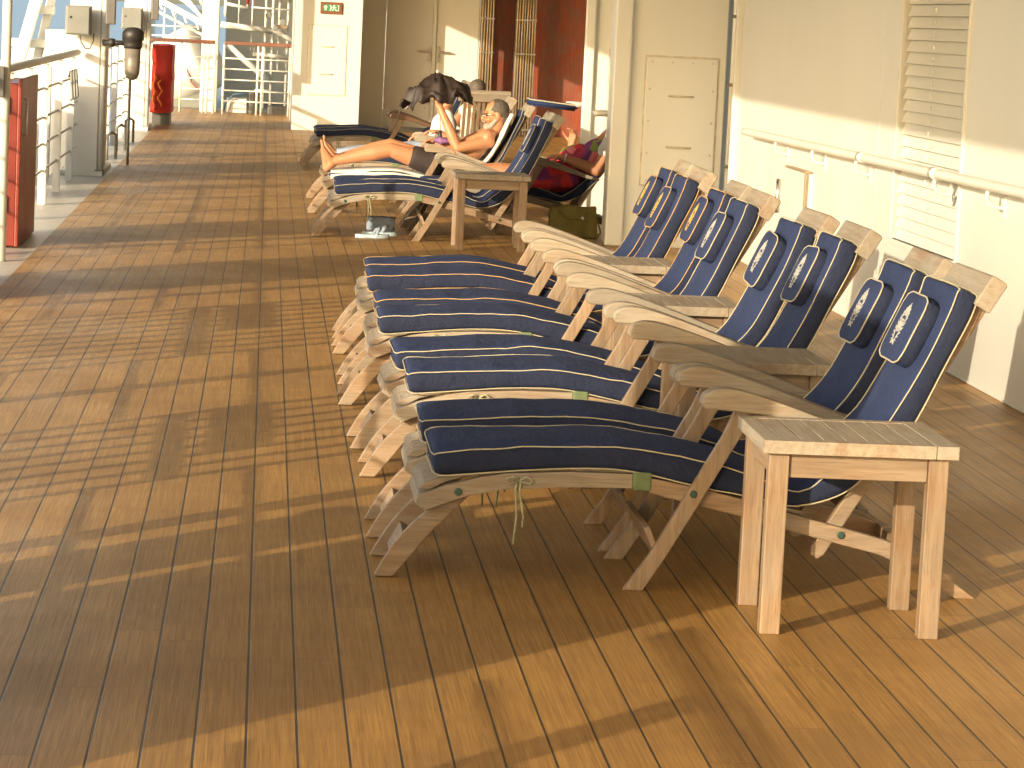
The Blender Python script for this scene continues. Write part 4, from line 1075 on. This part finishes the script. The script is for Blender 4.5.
# olive bag under the woman's lounger, sandals under the near far lounger
t = empty('canvas_bag', (2.36, 22.72, 0)); tag(t, 'slouched olive green canvas bag on the deck under the woman', 'bag'); OB = -V(t.location)
mb = MB(); mb.box((2.36, 22.72, .12), (.36, .20, .23)); bmesh.ops.subdivide_edges(mb.bm, edges=mb.bm.edges[:], cuts=7, use_grid_fill=True)
for v in mb.bm.verts:
    f = (v.co.z-.005)/.23; v.co.x = 2.36+(v.co.x-2.36)*(1.04-.10*f); v.co.y = 22.72+(v.co.y-22.72)*(1.1-.45*f)
    v.co += V((mnoise.noise(v.co*9), mnoise.noise(v.co*9+V((7, 0, 0))), 0))*.018*min(1, f*4)
    v.co.z += .02*f*mnoise.noise(V((v.co.x*8, 0, 3)))-.0*f
mb.build('body', M['bag'], t, .01, True).location = OB
MB().tube([(2.47, 22.63, .19), (2.54, 22.62, .12), (2.56, 22.6, .05), (2.53, 22.58, .012), (2.47, 22.58, .01)], .008, 6).build('strap', M['bag'], t, smooth=True).location = OB
MB().tube([(2.24, 22.64, .20), (2.30, 22.62, .145), (2.40, 22.62, .145), (2.46, 22.64, .20)], .007, 6).build('handle', M['bag'], t, smooth=True).location = OB
MB().disc((2.42, 22.615, .15), .014, .008).build('buckle', M['steel'], t).location = OB
def sandal(x, y, rz, lab):
    t = empty('sandal', (x, y, 0), rz); tag(t, lab, 'sandal', 'sandals under the far lounger')
    sole = [(.13*cos(a)*(1 if cos(a) > 0 else 1.0), .046*sin(a)*(1.1 if cos(a) > 0 else .85)) for a in [2*pi*i/22 for i in range(22)]]
    MB().prism3([(px, py, .0) for px, py in sole], (0, 0, .028)).build('sole', M['sandal'], t, .005)
    mb = MB(); mb.tube([(.02, -.043, .028), (.04, -.03, .06), (.06, 0, .07), (.04, .03, .06), (.02, .043, .028)], .012, 8); mb.build('strap', M['jeans'], t, smooth=True)
    return t
sandal(.80, 21.75, .25, 'pale blue sandal on the deck under the far lounger, nearer one')
sandal(.86, 22.02, .05, 'pale blue sandal on the deck under the far lounger, farther one')
mb = MB(); mb.box((0, 0, .06), (.19, .12, .10)); bmesh.ops.subdivide_edges(mb.bm, edges=mb.bm.edges[:], cuts=5, use_grid_fill=True)
for v in mb.bm.verts: v.co += V((mnoise.noise(v.co*22), mnoise.noise(v.co*22+V((3, 0, 0))), .6*mnoise.noise(v.co*22+V((0, 5, 0)))))*.022 + V((0, 0, .012))
o = mb.build('crumpled_bundle', M['jeans'], None, smooth=True, loc=(.88, 22.25, 0)); tag(o, 'crumpled grey blue bundle behind the sandals under the far lounger', 'bundle')

# ------------------------------------------------------------------ light, world, camera
EL = 14.2; AZ = (.65, .76)
sun = bpy.data.lights.new('sun', 'SUN'); sun.energy = 2.35; sun.angle = radians(.42); sun.color = (1., .84, .62)
so = bpy.data.objects.new('sun', sun); COL.objects.link(so)
hd = V((AZ[0], AZ[1], 0)).normalized(); d = V((hd.x*cos(radians(EL)), hd.y*cos(radians(EL)), -sin(radians(EL))))
so.rotation_euler = d.to_track_quat('-Z', 'Y').to_euler(); so.location = (-20, -20, 20)
W = bpy.data.worlds.new('World'); S.world = W; W.use_nodes = True; nt = W.node_tree; nt.nodes.clear()
sky = nt.nodes.new('ShaderNodeTexSky'); sky.sky_type = 'NISHITA'; sky.sun_disc = False; sky.sun_elevation = radians(EL)
sky.sun_rotation = math.atan2(-hd.x, -hd.y); sky.dust_density = 2.2; sky.ozone_density = .3; sky.air_density = 1.0
bg = nt.nodes.new('ShaderNodeBackground'); bg.inputs[1].default_value = .15
wo = nt.nodes.new('ShaderNodeOutputWorld'); nt.links.new(sky.outputs[0], bg.inputs[0]); nt.links.new(bg.outputs[0], wo.inputs[0])

f, VPX, VPY, roll, H = 3000., 270., 8., .048, 1.62
Yc = V(((VPX-512)/f, (384-VPY)/f, -1)).normalized()
Zc = V((roll, 1, 0)); Zc.z = (roll*Yc.x + Yc.y)/-Yc.z; Zc.normalize(); Xc = Yc.cross(Zc)
Rm = Matrix((Xc, Yc, Zc))
cam = bpy.data.cameras.new('camera'); co = bpy.data.objects.new('camera', cam); COL.objects.link(co)
cm = Rm.to_4x4(); cm.translation = (0, 0, H); co.matrix_world = cm
cam.sensor_width = 36; cam.sensor_fit = 'HORIZONTAL'; cam.lens = f/1024*36; cam.clip_end = 300000; cam.clip_start = .05
S.camera = co
vs = S.view_settings; vs.view_transform = 'Standard'; vs.look = 'None'; vs.gamma = 1; vs.exposure = 1.5
S.cycles.use_denoising = True
S.cycles.max_bounces = 8; S.cycles.diffuse_bounces = 7
